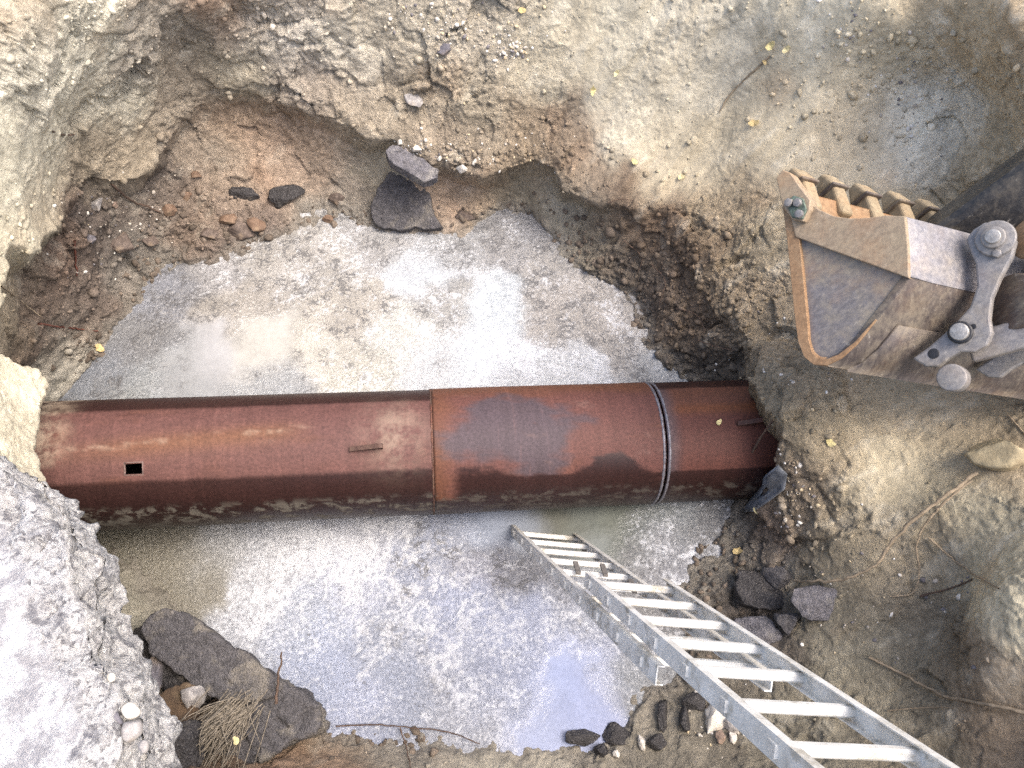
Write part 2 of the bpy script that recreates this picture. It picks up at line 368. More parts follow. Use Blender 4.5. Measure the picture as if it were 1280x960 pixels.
def rbf(C):
    q = stereo(C); n = len(q)
    phi = lambda d2: np.sqrt(d2 + 0.0008)
    A = phi(((q[:, None] - q[None]) ** 2).sum(2)); Pm = np.c_[np.ones(n), q]
    K = np.block([[A + np.eye(n) * -0.002, Pm], [Pm.T, np.zeros((3, 3))]])
    w = np.linalg.solve(K, np.r_[C, np.zeros((3, 3))])
    def ev(Q):
        out = np.empty((len(Q), 3))
        for s in range(0, len(Q), 40000):
            q2 = Q[s:s + 40000]
            D = (q2 ** 2).sum(1)[:, None] + (q ** 2).sum(1)[None] - 2 * q2 @ q.T
            out[s:s + 40000] = np.c_[phi(np.maximum(D, 0)), np.ones(len(q2)), q2] @ w
        return out
    return ev
fW, fF = rbf(CW), rbf(CF)
def sdist(Q, poly):                            # signed distance, negative inside
    d = np.full(len(Q), 1e9); ins = np.zeros(len(Q), bool); n = len(poly)
    for i in range(n):
        a, b = poly[i], poly[(i + 1) % n]; e = b - a; w = Q - a
        t = np.clip((w @ e) / (e @ e), 0, 1); d = np.minimum(d, ((w - t[:, None] * e) ** 2).sum(1))
        c = (a[1] > Q[:, 1]) != (b[1] > Q[:, 1])
        with np.errstate(divide='ignore', invalid='ignore'):
            ins ^= c & (Q[:, 0] < (b[0] - a[0]) * (Q[:, 1] - a[1]) / (b[1] - a[1]) + a[0])
    d = np.sqrt(d); return np.where(ins, -d, d)
# floor outline in parameter space, at the height of the wall lip
def lip_z(u, v): return 1.15 if (u < 100 and v > 440) else (.95 if u < 60 else .62)
polyq = stereo(np.array([at(u, v, lip_z(u, v)) for u, v in poly_px]))
NG = 1000; RAD = 0.86
fr_ = stereo(np.array([at(u, v, z) for u in (-60, 640, 1340) for v in (-60, 480, 1010) for z in (0.0, 1.4)]))
def lines(lo, hi):                             # dense where the pit is open to view, sparse towards the rim
    k = np.linspace(-RAD, RAD, 4000); w_ = np.where((k > lo) & (k < hi), 1.0, 0.3); c_ = np.cumsum(w_); return np.interp(np.linspace(c_[0], c_[-1], NG), c_, k)
LX, LY = lines(max(-RAD, fr_[:, 0].min()), min(RAD, fr_[:, 0].max())), lines(max(-RAD, fr_[:, 1].min()), min(RAD, fr_[:, 1].max()))
Q = np.stack(np.meshgrid(LX, LY, indexing='ij'), 2).reshape(-1, 2)
def coarse(f):                                 # evaluate at quarter resolution, upsample bilinearly
    n = NG // 4; t = np.linspace(0, n - 1, NG); i = np.minimum(t.astype(int), n - 2); fr = (t - i); tt = np.linspace(0, NG - 1, n)
    l2x, l2y = np.interp(tt, np.arange(NG), LX), np.interp(tt, np.arange(NG), LY)
    q = np.stack(np.meshgrid(l2x, l2y, indexing='ij'), 2).reshape(-1, 2)
    v = f(q).reshape(n, n, -1)
    a = v[i] * (1 - fr)[:, None, None] + v[i + 1] * fr[:, None, None]
    return (a[:, i] * (1 - fr)[None, :, None] + a[:, i + 1] * fr[None, :, None]).reshape(NG * NG, -1)
BW, BF = coarse(fW), coarse(fF)
sdq = coarse(lambda q: sdist(q, polyq)[:, None])[:, 0]
wob = fbm(np.c_[Q * 4.0, np.zeros(len(Q))], 5.0, 4, 0.6)
mask = smooth(-0.003, 0.006, sdq + wob * 0.018)
B = BF * (1 - mask)[:, None] + BW * mask[:, None]
def normals(P):
    G = P.reshape(NG, NG, 3); a = np.gradient(G, axis=0); b = np.gradient(G, axis=1); n = np.cross(a, b).reshape(-1, 3)
    return n / (np.linalg.norm(n, axis=1)[:, None] + 1e-12)
def blur(X, k=3):
    Y = X.reshape(NG, NG, -1).copy()
    for _ in range(k):
        Y[1:-1, 1:-1] = (Y[:-2, 1:-1] + Y[2:, 1:-1] + Y[1:-1, :-2] + Y[1:-1, 2:] + Y[1:-1, 1:-1]) / 5
    return Y.reshape(NG * NG, -1)
N0 = blur(normals(B), 8); N0 /= np.linalg.norm(N0, axis=1)[:, None] + 1e-12
# pixel-tagged fields: colour, roughness amplitude, wetness, grooves
#        u,   v,   colour,            amp, wet
paint = [(30, 30, (168, 148, 120), .8, 0), (110, 60, (206, 196, 172), 1, 0), (40, 110, (208, 198, 176), .9, 0), (20, 200, (206, 196, 168), .5, 0), (60, 190, (204, 192, 164), .7, 0), (150, 120, (198, 186, 160), 1, 0), (190, 60, (170, 156, 138), 1.1, 0),
         (230, 50, (150, 136, 120), 1.2, 0), (290, 10, (150, 118, 92), 1, 0), (340, 30, (188, 172, 152), 1.2, 0), (360, 60, (192, 182, 168), 1.2, 0), (250, 100, (150, 134, 114), 1.3, 0), (300, 90, (172, 158, 132), 1.1, 0), (380, 100, (158, 140, 122), 1.2, 0), (430, 60, (184, 172, 152), 1.2, 0),
         (430, 130, (168, 150, 126), 1.2, 0), (130, 200, (158, 140, 114), .8, .1), (170, 215, (160, 142, 116), .7, .1), (60, 260, (170, 154, 126), .5, .1), (20, 300, (190, 178, 148), .4, 0), (20, 400, (150, 132, 104), .6, .2), (10, 340, (178, 164, 134), .5, 0),
         (500, 40, (176, 162, 138), 1.1, 0), (600, 50, (170, 156, 134), 1.1, 0), (520, 120, (160, 142, 116), 1.3, 0), (600, 140, (158, 142, 116), 1.3, 0), (680, 80, (172, 158, 130), .9, 0), (640, 185, (140, 118, 90), 1.4, .1), (560, 180, (146, 124, 98), 1.4, .1), (700, 180, (134, 112, 88), 1.3, .1),
         (720, 60, (180, 166, 136), .6, 0), (780, 60, (186, 174, 146), .6, 0), (780, 150, (188, 176, 150), .6, 0), (840, 60, (182, 168, 140), .7, 0), (880, 80, (190, 178, 152), .8, 0), (820, 200, (178, 162, 130), .6, 0), (900, 200, (172, 156, 124), .5, 0), (960, 120, (170, 154, 122), .7, 0),
         (1000, 60, (176, 162, 132), .9, 0), (1060, 160, (164, 146, 114), .8, 0), (1080, 60, (160, 144, 112), 1, 0), (1150, 150, (184, 172, 150), 1.2, 0), (1200, 40, (152, 130, 94), .8, 0), (1250, 100, (156, 134, 98), .8, 0), (1270, 30, (146, 122, 86), .8, 0), (1240, 190, (150, 132, 100), .9, 0),
         (900, 260, (150, 128, 96), 1.2, 0), (950, 300, (160, 142, 110), .9, 0), (920, 360, (146, 124, 94), 1.2, .1), (960, 420, (146, 126, 96), 1.2, .1), (1100, 300, (150, 134, 104), .7, 0), (1250, 350, (146, 126, 92), .7, 0),
         (760, 262, (110, 84, 62), 1.3, .3), (820, 280, (120, 92, 66), 1.3, .3), (850, 320, (118, 92, 66), 1.5, .3), (830, 370, (104, 86, 70), 1.5, .4), (870, 400, (108, 86, 64), 1.5, .3), (880, 450, (92, 80, 68), 1.5, .5), (800, 330, (106, 92, 78), 1.3, .5), (740, 270, (136, 124, 104), 1, .6),
         (660, 240, (144, 130, 106), .5, .6), (600, 235, (150, 128, 100), .5, .6), (570, 230, (168, 128, 98), .6, .5), (690, 270, (150, 140, 120), .5, .7), (470, 200, (150, 140, 116), .5, .5),
         (400, 180, (166, 128, 96), .7, .4), (330, 180, (176, 132, 98), .8, .4), (300, 160, (158, 122, 88), .8, .3), (270, 200, (150, 128, 106), .9, .4), (360, 220, (170, 132, 104), .7, .5), (420, 220, (156, 130, 108), .7, .5), (280, 240, (140, 112, 92), 1.2, .4), (300, 290, (112, 94, 84), 1.5, .5), (250, 270, (130, 106, 88), 1.3, .4), (420, 260, (140, 130, 118), 1, .6),
         (210, 240, (112, 98, 88), 1.4, .4), (160, 260, (100, 86, 78), 1.5, .5), (120, 290, (98, 84, 76), 1.6, .4), (180, 310, (122, 112, 102), 1.3, .5), (80, 320, (110, 86, 70), 1.5, .4), (60, 380, (112, 92, 78), 1.5, .4), (110, 380, (116, 98, 86), 1.4, .5), (30, 430, (122, 98, 78), 1.4, .3), (80, 440, (128, 112, 96), 1.2, .4),
         (20, 500, (198, 184, 152), .5, 0), (30, 550, (190, 176, 146), .5, 0), (80, 470, (176, 168, 152), .6, 0), (0, 520, (200, 186, 152), .5, 0),
         (990, 480, (142, 124, 94), 1, .2), (1020, 540, (142, 124, 92), .8, .2), (1100, 500, (150, 130, 96), .3, .2), (1180, 520, (146, 126, 94), .3, .2), (1100, 580, (152, 138, 108), .28, .2), (1180, 590, (142, 128, 98), .5, .1), (1240, 640, (158, 146, 116), .5, .1), (1270, 560, (132, 114, 86), .5, .1),
         (1000, 620, (120, 102, 82), 1.2, .3), (960, 650, (116, 94, 78), 1.2, .4), (1050, 660, (128, 114, 88), .8, .2), (1120, 680, (136, 120, 94), .6, .1), (1050, 730, (124, 112, 90), .7, .2), (1150, 760, (124, 110, 88), .9, .1), (1230, 720, (170, 156, 122), .4, 0), (1260, 780, (172, 158, 124), .4, 0), (1240, 840, (150, 126, 96), .5, 0), (1190, 830, (122, 104, 80), .9, .1),
         (1100, 830, (124, 114, 92), .6, .2), (1050, 800, (128, 118, 96), .6, .2), (1000, 900, (122, 112, 92), .6, .3), (1150, 900, (128, 114, 90), .7, .2), (1250, 930, (130, 108, 84), .7, .1), (940, 780, (90, 78, 70), 1.1, .5), (900, 850, (104, 94, 80), .9, .5), (860, 930, (120, 110, 94), .6, .5), (800, 950, (126, 116, 100), .6, .5),
         (920, 690, (112, 104, 94), .9, .5), (620, 950, (150, 140, 122), .5, .6), (520, 940, (142, 130, 114), .6, .6), (440, 930, (128, 112, 92), .7, .5), (400, 950, (140, 104, 74), .7, .4), (320, 930, (124, 98, 76), 1, .3), (230, 900, (116, 88, 64), 1, .2), (200, 860, (98, 90, 84), 1, .3), (170, 780, (134, 128, 112), .6, .4), (200, 760, (140, 134, 118), .5, .4)]
u0, v0, d0 = project(B)
vis = (d0 > 0.3) & (u0 > -300) & (u0 < 1580) & (v0 > -300) & (v0 < 1260)
paint = [(p[0], p[1], tuple(np.array(p[2]) * .6 + np.array((150, 135, 117)) * .4) if (230 < p[0] < 600 and 150 < p[1] < 250) else p[2], p[3], p[4]) for p in paint]
PX = np.array([p[:2] for p in paint], float)
# nearest vertex of the undisplaced pit to each painted pixel gives its place in 3D
PP = np.empty((len(paint), 3))
iv = np.where(vis)[0]
for i, (pu, pv) in enumerate(PX):
    dd = (u0[iv] - pu) ** 2 + (v0[iv] - pv) ** 2
    c = iv[dd < max(60.0, dd.min() + 1)]; PP[i] = B[c[np.argmin(d0[c])]]
PV = np.array([np.r_[srgb(*p[2]), p[3], p[4]] for p in paint])
warpv = np.stack([fbm(B, 3.0, 4, 0.6, 31.0 * k) for k in range(3)], 1) * 0.22
def field(P, S=0.13):
    out = np.empty((len(P), 5), np.float32)
    p2 = (PP ** 2).sum(1)[None]
    for s in range(0, len(P), 40000):
        q = P[s:s + 40000]; D = (q ** 2).sum(1)[:, None] + p2 - 2 * q @ PP.T
        w = np.exp(-np.maximum(D, 0) / (2 * S * S)) + 1e-4 / (np.maximum(D, 0) + 0.02) ** 2
        out[s:s + 40000] = (w @ PV) / w.sum(1)[:, None]
    return out
FLD = chunked(field, B + warpv)
col, amp, wet = FLD[:, :3], FLD[:, 3], FLD[:, 4]
amp = blur(amp[:, None], 6)[:, 0]
# relief: clods, slumps and scraped grooves
gdir = nrm((0.62, 0.35, 0.70)); along = B @ gdir
BS = B - np.outer(along * 0.93, gdir)
groove = ridged(BS, 5.0, 2, 4.0)
gw = smooth(690, 790, u0) * (1 - smooth(1160, 1260, u0)) * (1 - smooth(230, 320, v0)) + 0.5 * (1 - smooth(120, 240, u0)) * (1 - smooth(180, 300, v0))
big = fbm(B, 1.6, 3, 0.5, 3.0); mid = fbm(B, 5.5, 4, 0.6, 8.0); rid = ridged(B + warpv * 0.4, 6.5, 4, 2.0); fine = fbm(B, 30, 4, 0.7, 5.0)
BWp = B + warpv * 0.3 + N0 * (0.006 * fine)[:, None]
near = vis
def wor(f, off):
    o = np.zeros((len(B), 4), np.float32); o[near] = worley(BWp[near], f, off); return o
w1, w2_, w3 = wor(4.2, 3.3), wor(11.0, 9.1), wor(27.0, 5.5)
patch = smooth(-.15, .35, fbm(B, 1.9, 3, .6, 61.0))                # fractured clods in some places, scraped smooth in others
a1 = np.clip(amp, 0, 2) * (.45 + .55 * np.maximum(1 - smooth(690, 740, u0) * (1 - smooth(1120, 1180, u0)) * (1 - smooth(230, 290, v0)), 0)) * (1 - .3 * smooth(440, 520, u0) * (1 - smooth(190, 230, v0)))
frac = (w1[:, 2] - .5) * .07 + w1[:, 3] * .15 - .010 * (1 - smooth(0, .12, w1[:, 1]))
frac2 = (w2_[:, 2] - .5) * .045 + w2_[:, 3] * .06 - .006 * (1 - smooth(0, .14, w2_[:, 1]))
frac3 = (w3[:, 2] - .5) * .016 + w3[:, 3] * .022 - .005 * (1 - smooth(0, .2, w3[:, 1]))
disp = 0.05 * big + a1 * (0.020 * mid + 0.009 * rid + 0.006 * fine) + gw * 0.045 * groove * smooth(-.3, .2, fbm(B, 1.3, 2, .5, 19.0))
disp += smooth(.3, 1.2, a1) * (frac * (.4 + .5 * patch) + frac2 * (.08 + .38 * patch)) + a1 ** .5 * frac3 * (.2 + .6 * patch)
disp *= np.where(B[:, 2] < 0.0, 0.4, 1.0)
disp += np.exp(-(B[:, 2] / .07) ** 2) * (.055 * fbm(B, 6.0, 4, .65, 81.0) + .02 * (w2_[:, 2] - .5)) * (u0 < 1000)
P1 = B + N0 * disp[:, None]
crk = ridged(B + warpv * 0.7, 2.6, 3, 77.0)
P1 -= N0 * (smooth(0.62, 0.9, crk) * 0.022 * np.clip(a1 - 0.3, 0, 1))[:, None]
# soil colour: clay patches, iron stains, pale dried crust, per-clod tint
cn1 = fbm(B, 4.0, 5, .62, 91.0); cn2 = fbm(BS * .6 + B * .4, 7.0, 4, .6, 13.0); cn3 = fbm(B, 2.0, 4, .6, 33.0)
col = col * (1 + .30 * cn1 + .16 * cn2)[:, None] * (1 + .22 * (w2_[:, 2] - .5) * patch + .14 * (w3[:, 2] - .5))[:, None]
m_ = smooth(.15, .5, cn3)[:, None] * .35; col = col * (1 - m_) + (col * np.array((1.02, .80, .62))) * m_
m_ = smooth(.1, .45, cn2)[:, None] * .28 * (1 - wet)[:, None]; col = col * (1 - m_) + srgb(205, 196, 176) * m_
lum = col @ np.array((.3, .55, .15)); col = (col * .62 + lum[:, None] * .38 * np.array((1.0, 1.0, .93))) * 1.06 * np.array((.99, 1.0, .99))
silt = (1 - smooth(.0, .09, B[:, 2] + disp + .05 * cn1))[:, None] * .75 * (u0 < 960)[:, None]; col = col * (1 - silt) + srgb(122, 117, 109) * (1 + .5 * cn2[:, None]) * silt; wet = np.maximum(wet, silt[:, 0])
col = col * (1 + (.28 + .2 * (1 - smooth(150, 260, v0))) * smooth(900, 1060, u0) * smooth(-.2, .2, B[:, 0]))[:, None]  # soil painted lighter at the right, most in the upper corner, to offset shade
col = np.clip(col, .01, .85).astype(np.float32)
# overhanging lip along the scarp
lipw = np.exp(-((sdq - 0.018) / 0.016) ** 2) * mask * smooth(-0.2, 0.1, 330 - v0) * smooth(200, 230, u0) * (1 - smooth(860, 900, u0))
inward = C0[None] * np.array((1, 1, 0)) - P1 * np.array((1, 1, 0)); inward /= np.linalg.norm(inward, axis=1)[:, None] + 1e-9
P1 += inward * (lipw * (0.05 + 0.05 * wob))[:, None]
okv = (Q ** 2).sum(1) < RAD * RAD
Fq = quads(NG, NG); Fq = Fq[okv[Fq].all(1)]
# parts far behind the camera are never seen closely: fine as they are
used = np.zeros(len(P1), bool); used[Fq.ravel()] = True
remap = np.cumsum(used) - 1
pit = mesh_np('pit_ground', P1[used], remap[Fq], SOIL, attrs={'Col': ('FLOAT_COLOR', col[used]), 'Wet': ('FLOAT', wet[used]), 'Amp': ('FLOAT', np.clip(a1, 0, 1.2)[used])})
tag(pit, 'tan and grey clay walls and muddy floor of the dug pit', kind='structure')
NRM = normals(P1)
NRM *= np.sign((NRM * (C0 - P1)).sum(1))[:, None]
# surrounding ground sheet to the horizon
bm = bmesh.new(); ringv = []
for rr, zz in ((5.6, 1.7), (30, 1.75), (400, 1.75)):
    ringv.append([bm.verts.new((C0[0] + rr * math.cos(a / 64 * 2 * math.pi), C0[1] + rr * math.sin(a / 64 * 2 * math.pi), zz)) for a in range(64)])
for r_ in range(2):
    for a in range(64): bm.faces.new((ringv[r_][a], ringv[r_][(a + 1) % 64], ringv[r_ + 1][(a + 1) % 64], ringv[r_ + 1][a]))
tag(mesh_bm('ground', bm, mat_plain('bare_earth', (160, 142, 112), 0.95, 0.3, 3)), 'bare earth around the pit', kind='structure')

# lookup of the pit surface under a photo pixel
u1, v1, d1 = project(P1)
W2, H2 = 700, 540
bi = ((u1 + 60) / 2).astype(int); bj = ((v1 + 60) / 2).astype(int)
g = np.where(used & (d1 > .3) & (bi >= 0) & (bi < W2) & (bj >= 0) & (bj < H2))[0]
g = g[np.argsort(-d1[g])]; ZB = np.full((W2, H2), -1, np.int64); ZB[bi[g], bj[g]] = g
def sidx(u, v):
    i, j = int((u + 60) / 2), int((v + 60) / 2)
    for r_ in range(0, 14):
        s = ZB[max(i - r_, 0):i + r_ + 1, max(j - r_, 0):j + r_ + 1]; s = s[s >= 0]
        if len(s): return s[np.argmin((u1[s] - u) ** 2 + (v1[s] - v) ** 2 + (d1[s] - d1[s].min()) * 300)]
    raise ValueError((u, v))
def surf(u, v):
    k = sidx(u, v); return P1[k].copy(), NRM[k].copy()
def surfw(u, v):                               # pit or water, whichever is higher
    p, n = surf(u, v)
    if p[2] < 0: p, n = at(u, v, 0.0), np.array((0, 0, 1.0))
    return p, n

# ------------------------------------------------------------------ water with scum
#          u,   v,  foam, crack, clear, colour (milky tones with the blue sky sheen painted in)
scum = [(160, 420, .3, .9, .2, (140, 142, 146)), (210, 360, .4, .9, .1, (150, 154, 164)), (130, 460, .3, .8, .3, (140, 146, 156)), (270, 340, .5, 1, 0, (176, 176, 178)), (330, 310, .6, 1, 0, (186, 184, 180)), (400, 330, .6, 1, 0, (190, 188, 184)), (300, 380, .4, 1, 0, (180, 176, 170)), (470, 300, .7, .8, .1, (186, 186, 186)), (530, 335, .8, .2, .6, (200, 206, 212)),
        (560, 300, .6, .8, .2, (170, 172, 174)), (640, 290, .5, 1, .1, (160, 160, 162)), (700, 320, .6, .9, 0, (172, 170, 168)), (740, 370, .6, .9, 0, (174, 170, 166)), (780, 430, .6, .9, 0, (178, 174, 170)), (700, 400, .5, 1, 0, (176, 172, 168)), (820, 455, .5, .6, .3, (170, 174, 178)),
        (270, 450, .15, .1, .9, (190, 192, 196)), (240, 470, .2, .4, .7, (170, 174, 178)), (330, 440, .2, .2, .8, (198, 197, 192)), (400, 440, .5, .5, .5, (204, 201, 192)), (460, 470, .6, .6, .3, (198, 196, 186)), (500, 430, .7, .3, .4, (206, 206, 200)), (430, 390, .6, .9, .1, (190, 186, 178)), (530, 450, .7, .4, .4, (206, 210, 214)),
        (600, 440, .9, .1, .5, (204, 210, 216)), (620, 390, .8, .3, .5, (196, 204, 210)), (650, 450, .9, .1, .4, (204, 208, 214)), (560, 390, .6, .7, .2, (180, 180, 178)), (700, 470, .8, .2, .4, (200, 204, 208)), (340, 480, .3, .7, .3, (176, 180, 184)), (160, 480, .4, .7, .3, (164, 170, 174)),
        (150, 690, .1, .2, .1, (142, 138, 124)), (200, 690, .1, .2, .1, (148, 144, 132)), (240, 720, .2, .3, .1, (156, 154, 146)), (210, 740, .1, .2, .1, (146, 140, 124)), (280, 690, .5, .1, .3, (186, 188, 190)), (320, 740, 1, 0, .1, (192, 196, 204)), (330, 680, 1, 0, .3, (204, 208, 216)), (420, 680, 1, 0, .2, (208, 212, 222)), (400, 760, .8, .1, .2, (184, 192, 208)),
        (450, 720, .9, .2, .1, (190, 196, 212)), (480, 660, .9, .4, .1, (196, 200, 210)), (520, 700, .7, .8, .1, (166, 174, 194)), (560, 660, .5, .5, .3, (164, 172, 192)), (600, 650, .3, .1, .9, (176, 186, 204)), (640, 655, .2, .0, .9, (166, 174, 186)), (690, 650, 0, 0, .9, (124, 124, 112)), (760, 645, 0, 0, .9, (130, 134, 124)), (730, 660, .1, .1, .8, (124, 130, 126)),
        (600, 710, .6, .8, .1, (164, 166, 178)), (660, 720, .4, .6, .2, (140, 142, 150)), (560, 760, .8, .3, .2, (176, 184, 206)), (650, 780, .8, .3, .2, (176, 184, 206)), (480, 800, .7, .4, .1, (166, 174, 192)), (420, 820, .7, .2, .2, (172, 182, 206)), (500, 860, .7, .4, .1, (164, 172, 190)), (570, 850, .8, .4, .1, (172, 178, 194)), (620, 880, .8, .3, .2, (176, 182, 198)),
        (700, 850, .1, 0, 1, (166, 178, 214)), (730, 880, .1, 0, 1, (164, 174, 208)), (680, 920, .2, 0, .9, (168, 178, 208)), (760, 830, .3, .2, .6, (164, 172, 196)), (800, 870, .5, .5, .3, (140, 144, 148)), (780, 800, .7, .5, .2, (150, 154, 164)), (800, 770, .4, .6, .3, (118, 118, 118)), (740, 770, .7, .5, .2, (164, 170, 184)), (640, 860, .6, .2, .4, (156, 164, 186)),
        (450, 880, .6, .2, .4, (170, 178, 200)), (540, 920, .6, .2, .3, (170, 174, 184)), (620, 940, .5, .2, .3, (170, 172, 176)), (800, 660, .5, .5, .3, (120, 126, 122)), (830, 690, .9, .5, .1, (150, 152, 158)), (870, 670, .9, .4, .1, (146, 148, 152)), (860, 720, .8, .4, .2, (150, 152, 160)), (900, 660, .6, .4, .1, (130, 130, 130)), (840, 640, .8, .5, .2, (140, 146, 150))]
nx, ny = 520, 440
gx, gy = np.meshgrid(np.linspace(-3.0, 2.6, nx), np.linspace(-0.6, 4.4, ny), indexing='ij')
WV = np.c_[gx.ravel(), gy.ravel(), np.zeros(gx.size)]
SP = np.array([at(s[0], s[1], 0) for s in scum]); SV = np.array([np.r_[s[2:5], srgb(*(np.array(s[5]) * 1.0 + np.mean(s[5]) * .0 * np.array((1.01, 1.0, .97))))] for s in scum])
ww = np.stack([fbm(WV, 2.5, 4, 0.6, 50.0 + 31 * k) for k in range(3)], 1)
wv = WV + ww * 0.2
def scf(q):
    D = ((q[:, None, :2] - SP[None, :, :2]) ** 2).sum(2); w = np.exp(-D / (2 * 0.10 ** 2)) + 1e-5 / (D + 0.05) ** 2
    return (w @ SV) / w.sum(1)[:, None]
SF = chunked(scf, wv, 8000)
fl = WV + ww * .6
flow = fbm(fl, 2.4, 5, .6, 4.0); sw1 = ridged(fl, 2.2, 4, 15.0); fo = fbm(fl * np.array((1, .7, 1)), 3.5, 5, .62, 71.0); ck = fbm(WV, 3.2, 5, .6, 23.0)
fil = smooth(.62, .92, ridged(WV + ww * .9, 1.7, 2, 35.0)) * smooth(-.2, .3, fbm(fl, 1.5, 3, .5, 8.0)); fil2 = smooth(.6, .95, ridged(WV + ww * .7, 4.5, 3, 5.0))
fil3 = smooth(.7, .95, ridged(WV + ww * 1.1, 3.0, 2, 63.0))
foam = np.clip(SF[:, 0] * (.38 + .95 * fo + .6 * fil + .35 * fil2 * smooth(-.3, .3, fo) + .45 * fil3), 0, 1)
crack = np.clip(SF[:, 1] * smooth(-.35, .25, ck), 0, 1); clear = np.clip(SF[:, 2] + .3 * flow * SF[:, 2], 0, 1)
wcol = SF[:, 3:] * (.80 + .26 * flow + .10 * fbm(WV, 14, 4, .65, 2.0))[:, None]
water = mesh_np('water', WV, quads(nx, ny), WATER, attrs={'Scum': ('FLOAT_COLOR', np.stack([foam, crack, clear], 1)), 'Col': ('FLOAT_COLOR', np.clip(wcol * .77, .02, .7))})
tag(water, 'milky scummed water on the floor of the pit', kind='structure')

# ------------------------------------------------------------------ steel pipe
PR = 0.350
pl_, pr_ = at(50, 584, 0.64), at(945, 548, 0.18)
ax = nrm(pr_ - pl_); plen = np.linalg.norm(pr_ - pl_)
sid = nrm(np.cross(ax, (0, 0, 1)));  upv = np.cross(sid, ax)      # sid points to the camera side (-Y)
pipe = empty('steel_pipe', pl_)
tag(pipe, 'long rusty brown steel pipe lying across the flooded pit', 'pipe')
def pix_cyl(u, v, r=PR):                                           # station and angle where a pixel's ray meets the pipe
    d = ray(u, v); o = CAM - pl_; dp = d - ax * np.dot(d, ax); op = o - ax * np.dot(o, ax)
    A_, B_, C_ = dp @ dp, dp @ op, op @ op - r * r; q = max(B_ * B_ - A_ * C_, 0.0); t = (-B_ - math.sqrt(q)) / A_
    h = o + d * t; n = h - ax * np.dot(h, ax); return np.dot(h, ax), math.atan2(np.dot(n, sid), np.dot(n, upv))
def s_of(u, v): return pix_cyl(u, v)[0]
def pix_phi(u, v): return pix_cyl(u, v)[1]
seam1, seam2 = s_of(541, 560) , s_of(834, 560)
def pipe_pt(s, phi, r=PR): return pl_ + ax * s + (sid * math.sin(phi) + upv * math.cos(phi)) * r
hole_s, hole_phi = s_of(167, 586), None
hole_phi = pix_phi(167, 586)
wl1, wl2 = pix_phi(300, 596), pix_phi(700, 596)
wt1 = pix_phi(300, 509)
edge_dn = pix_phi(300, 634)
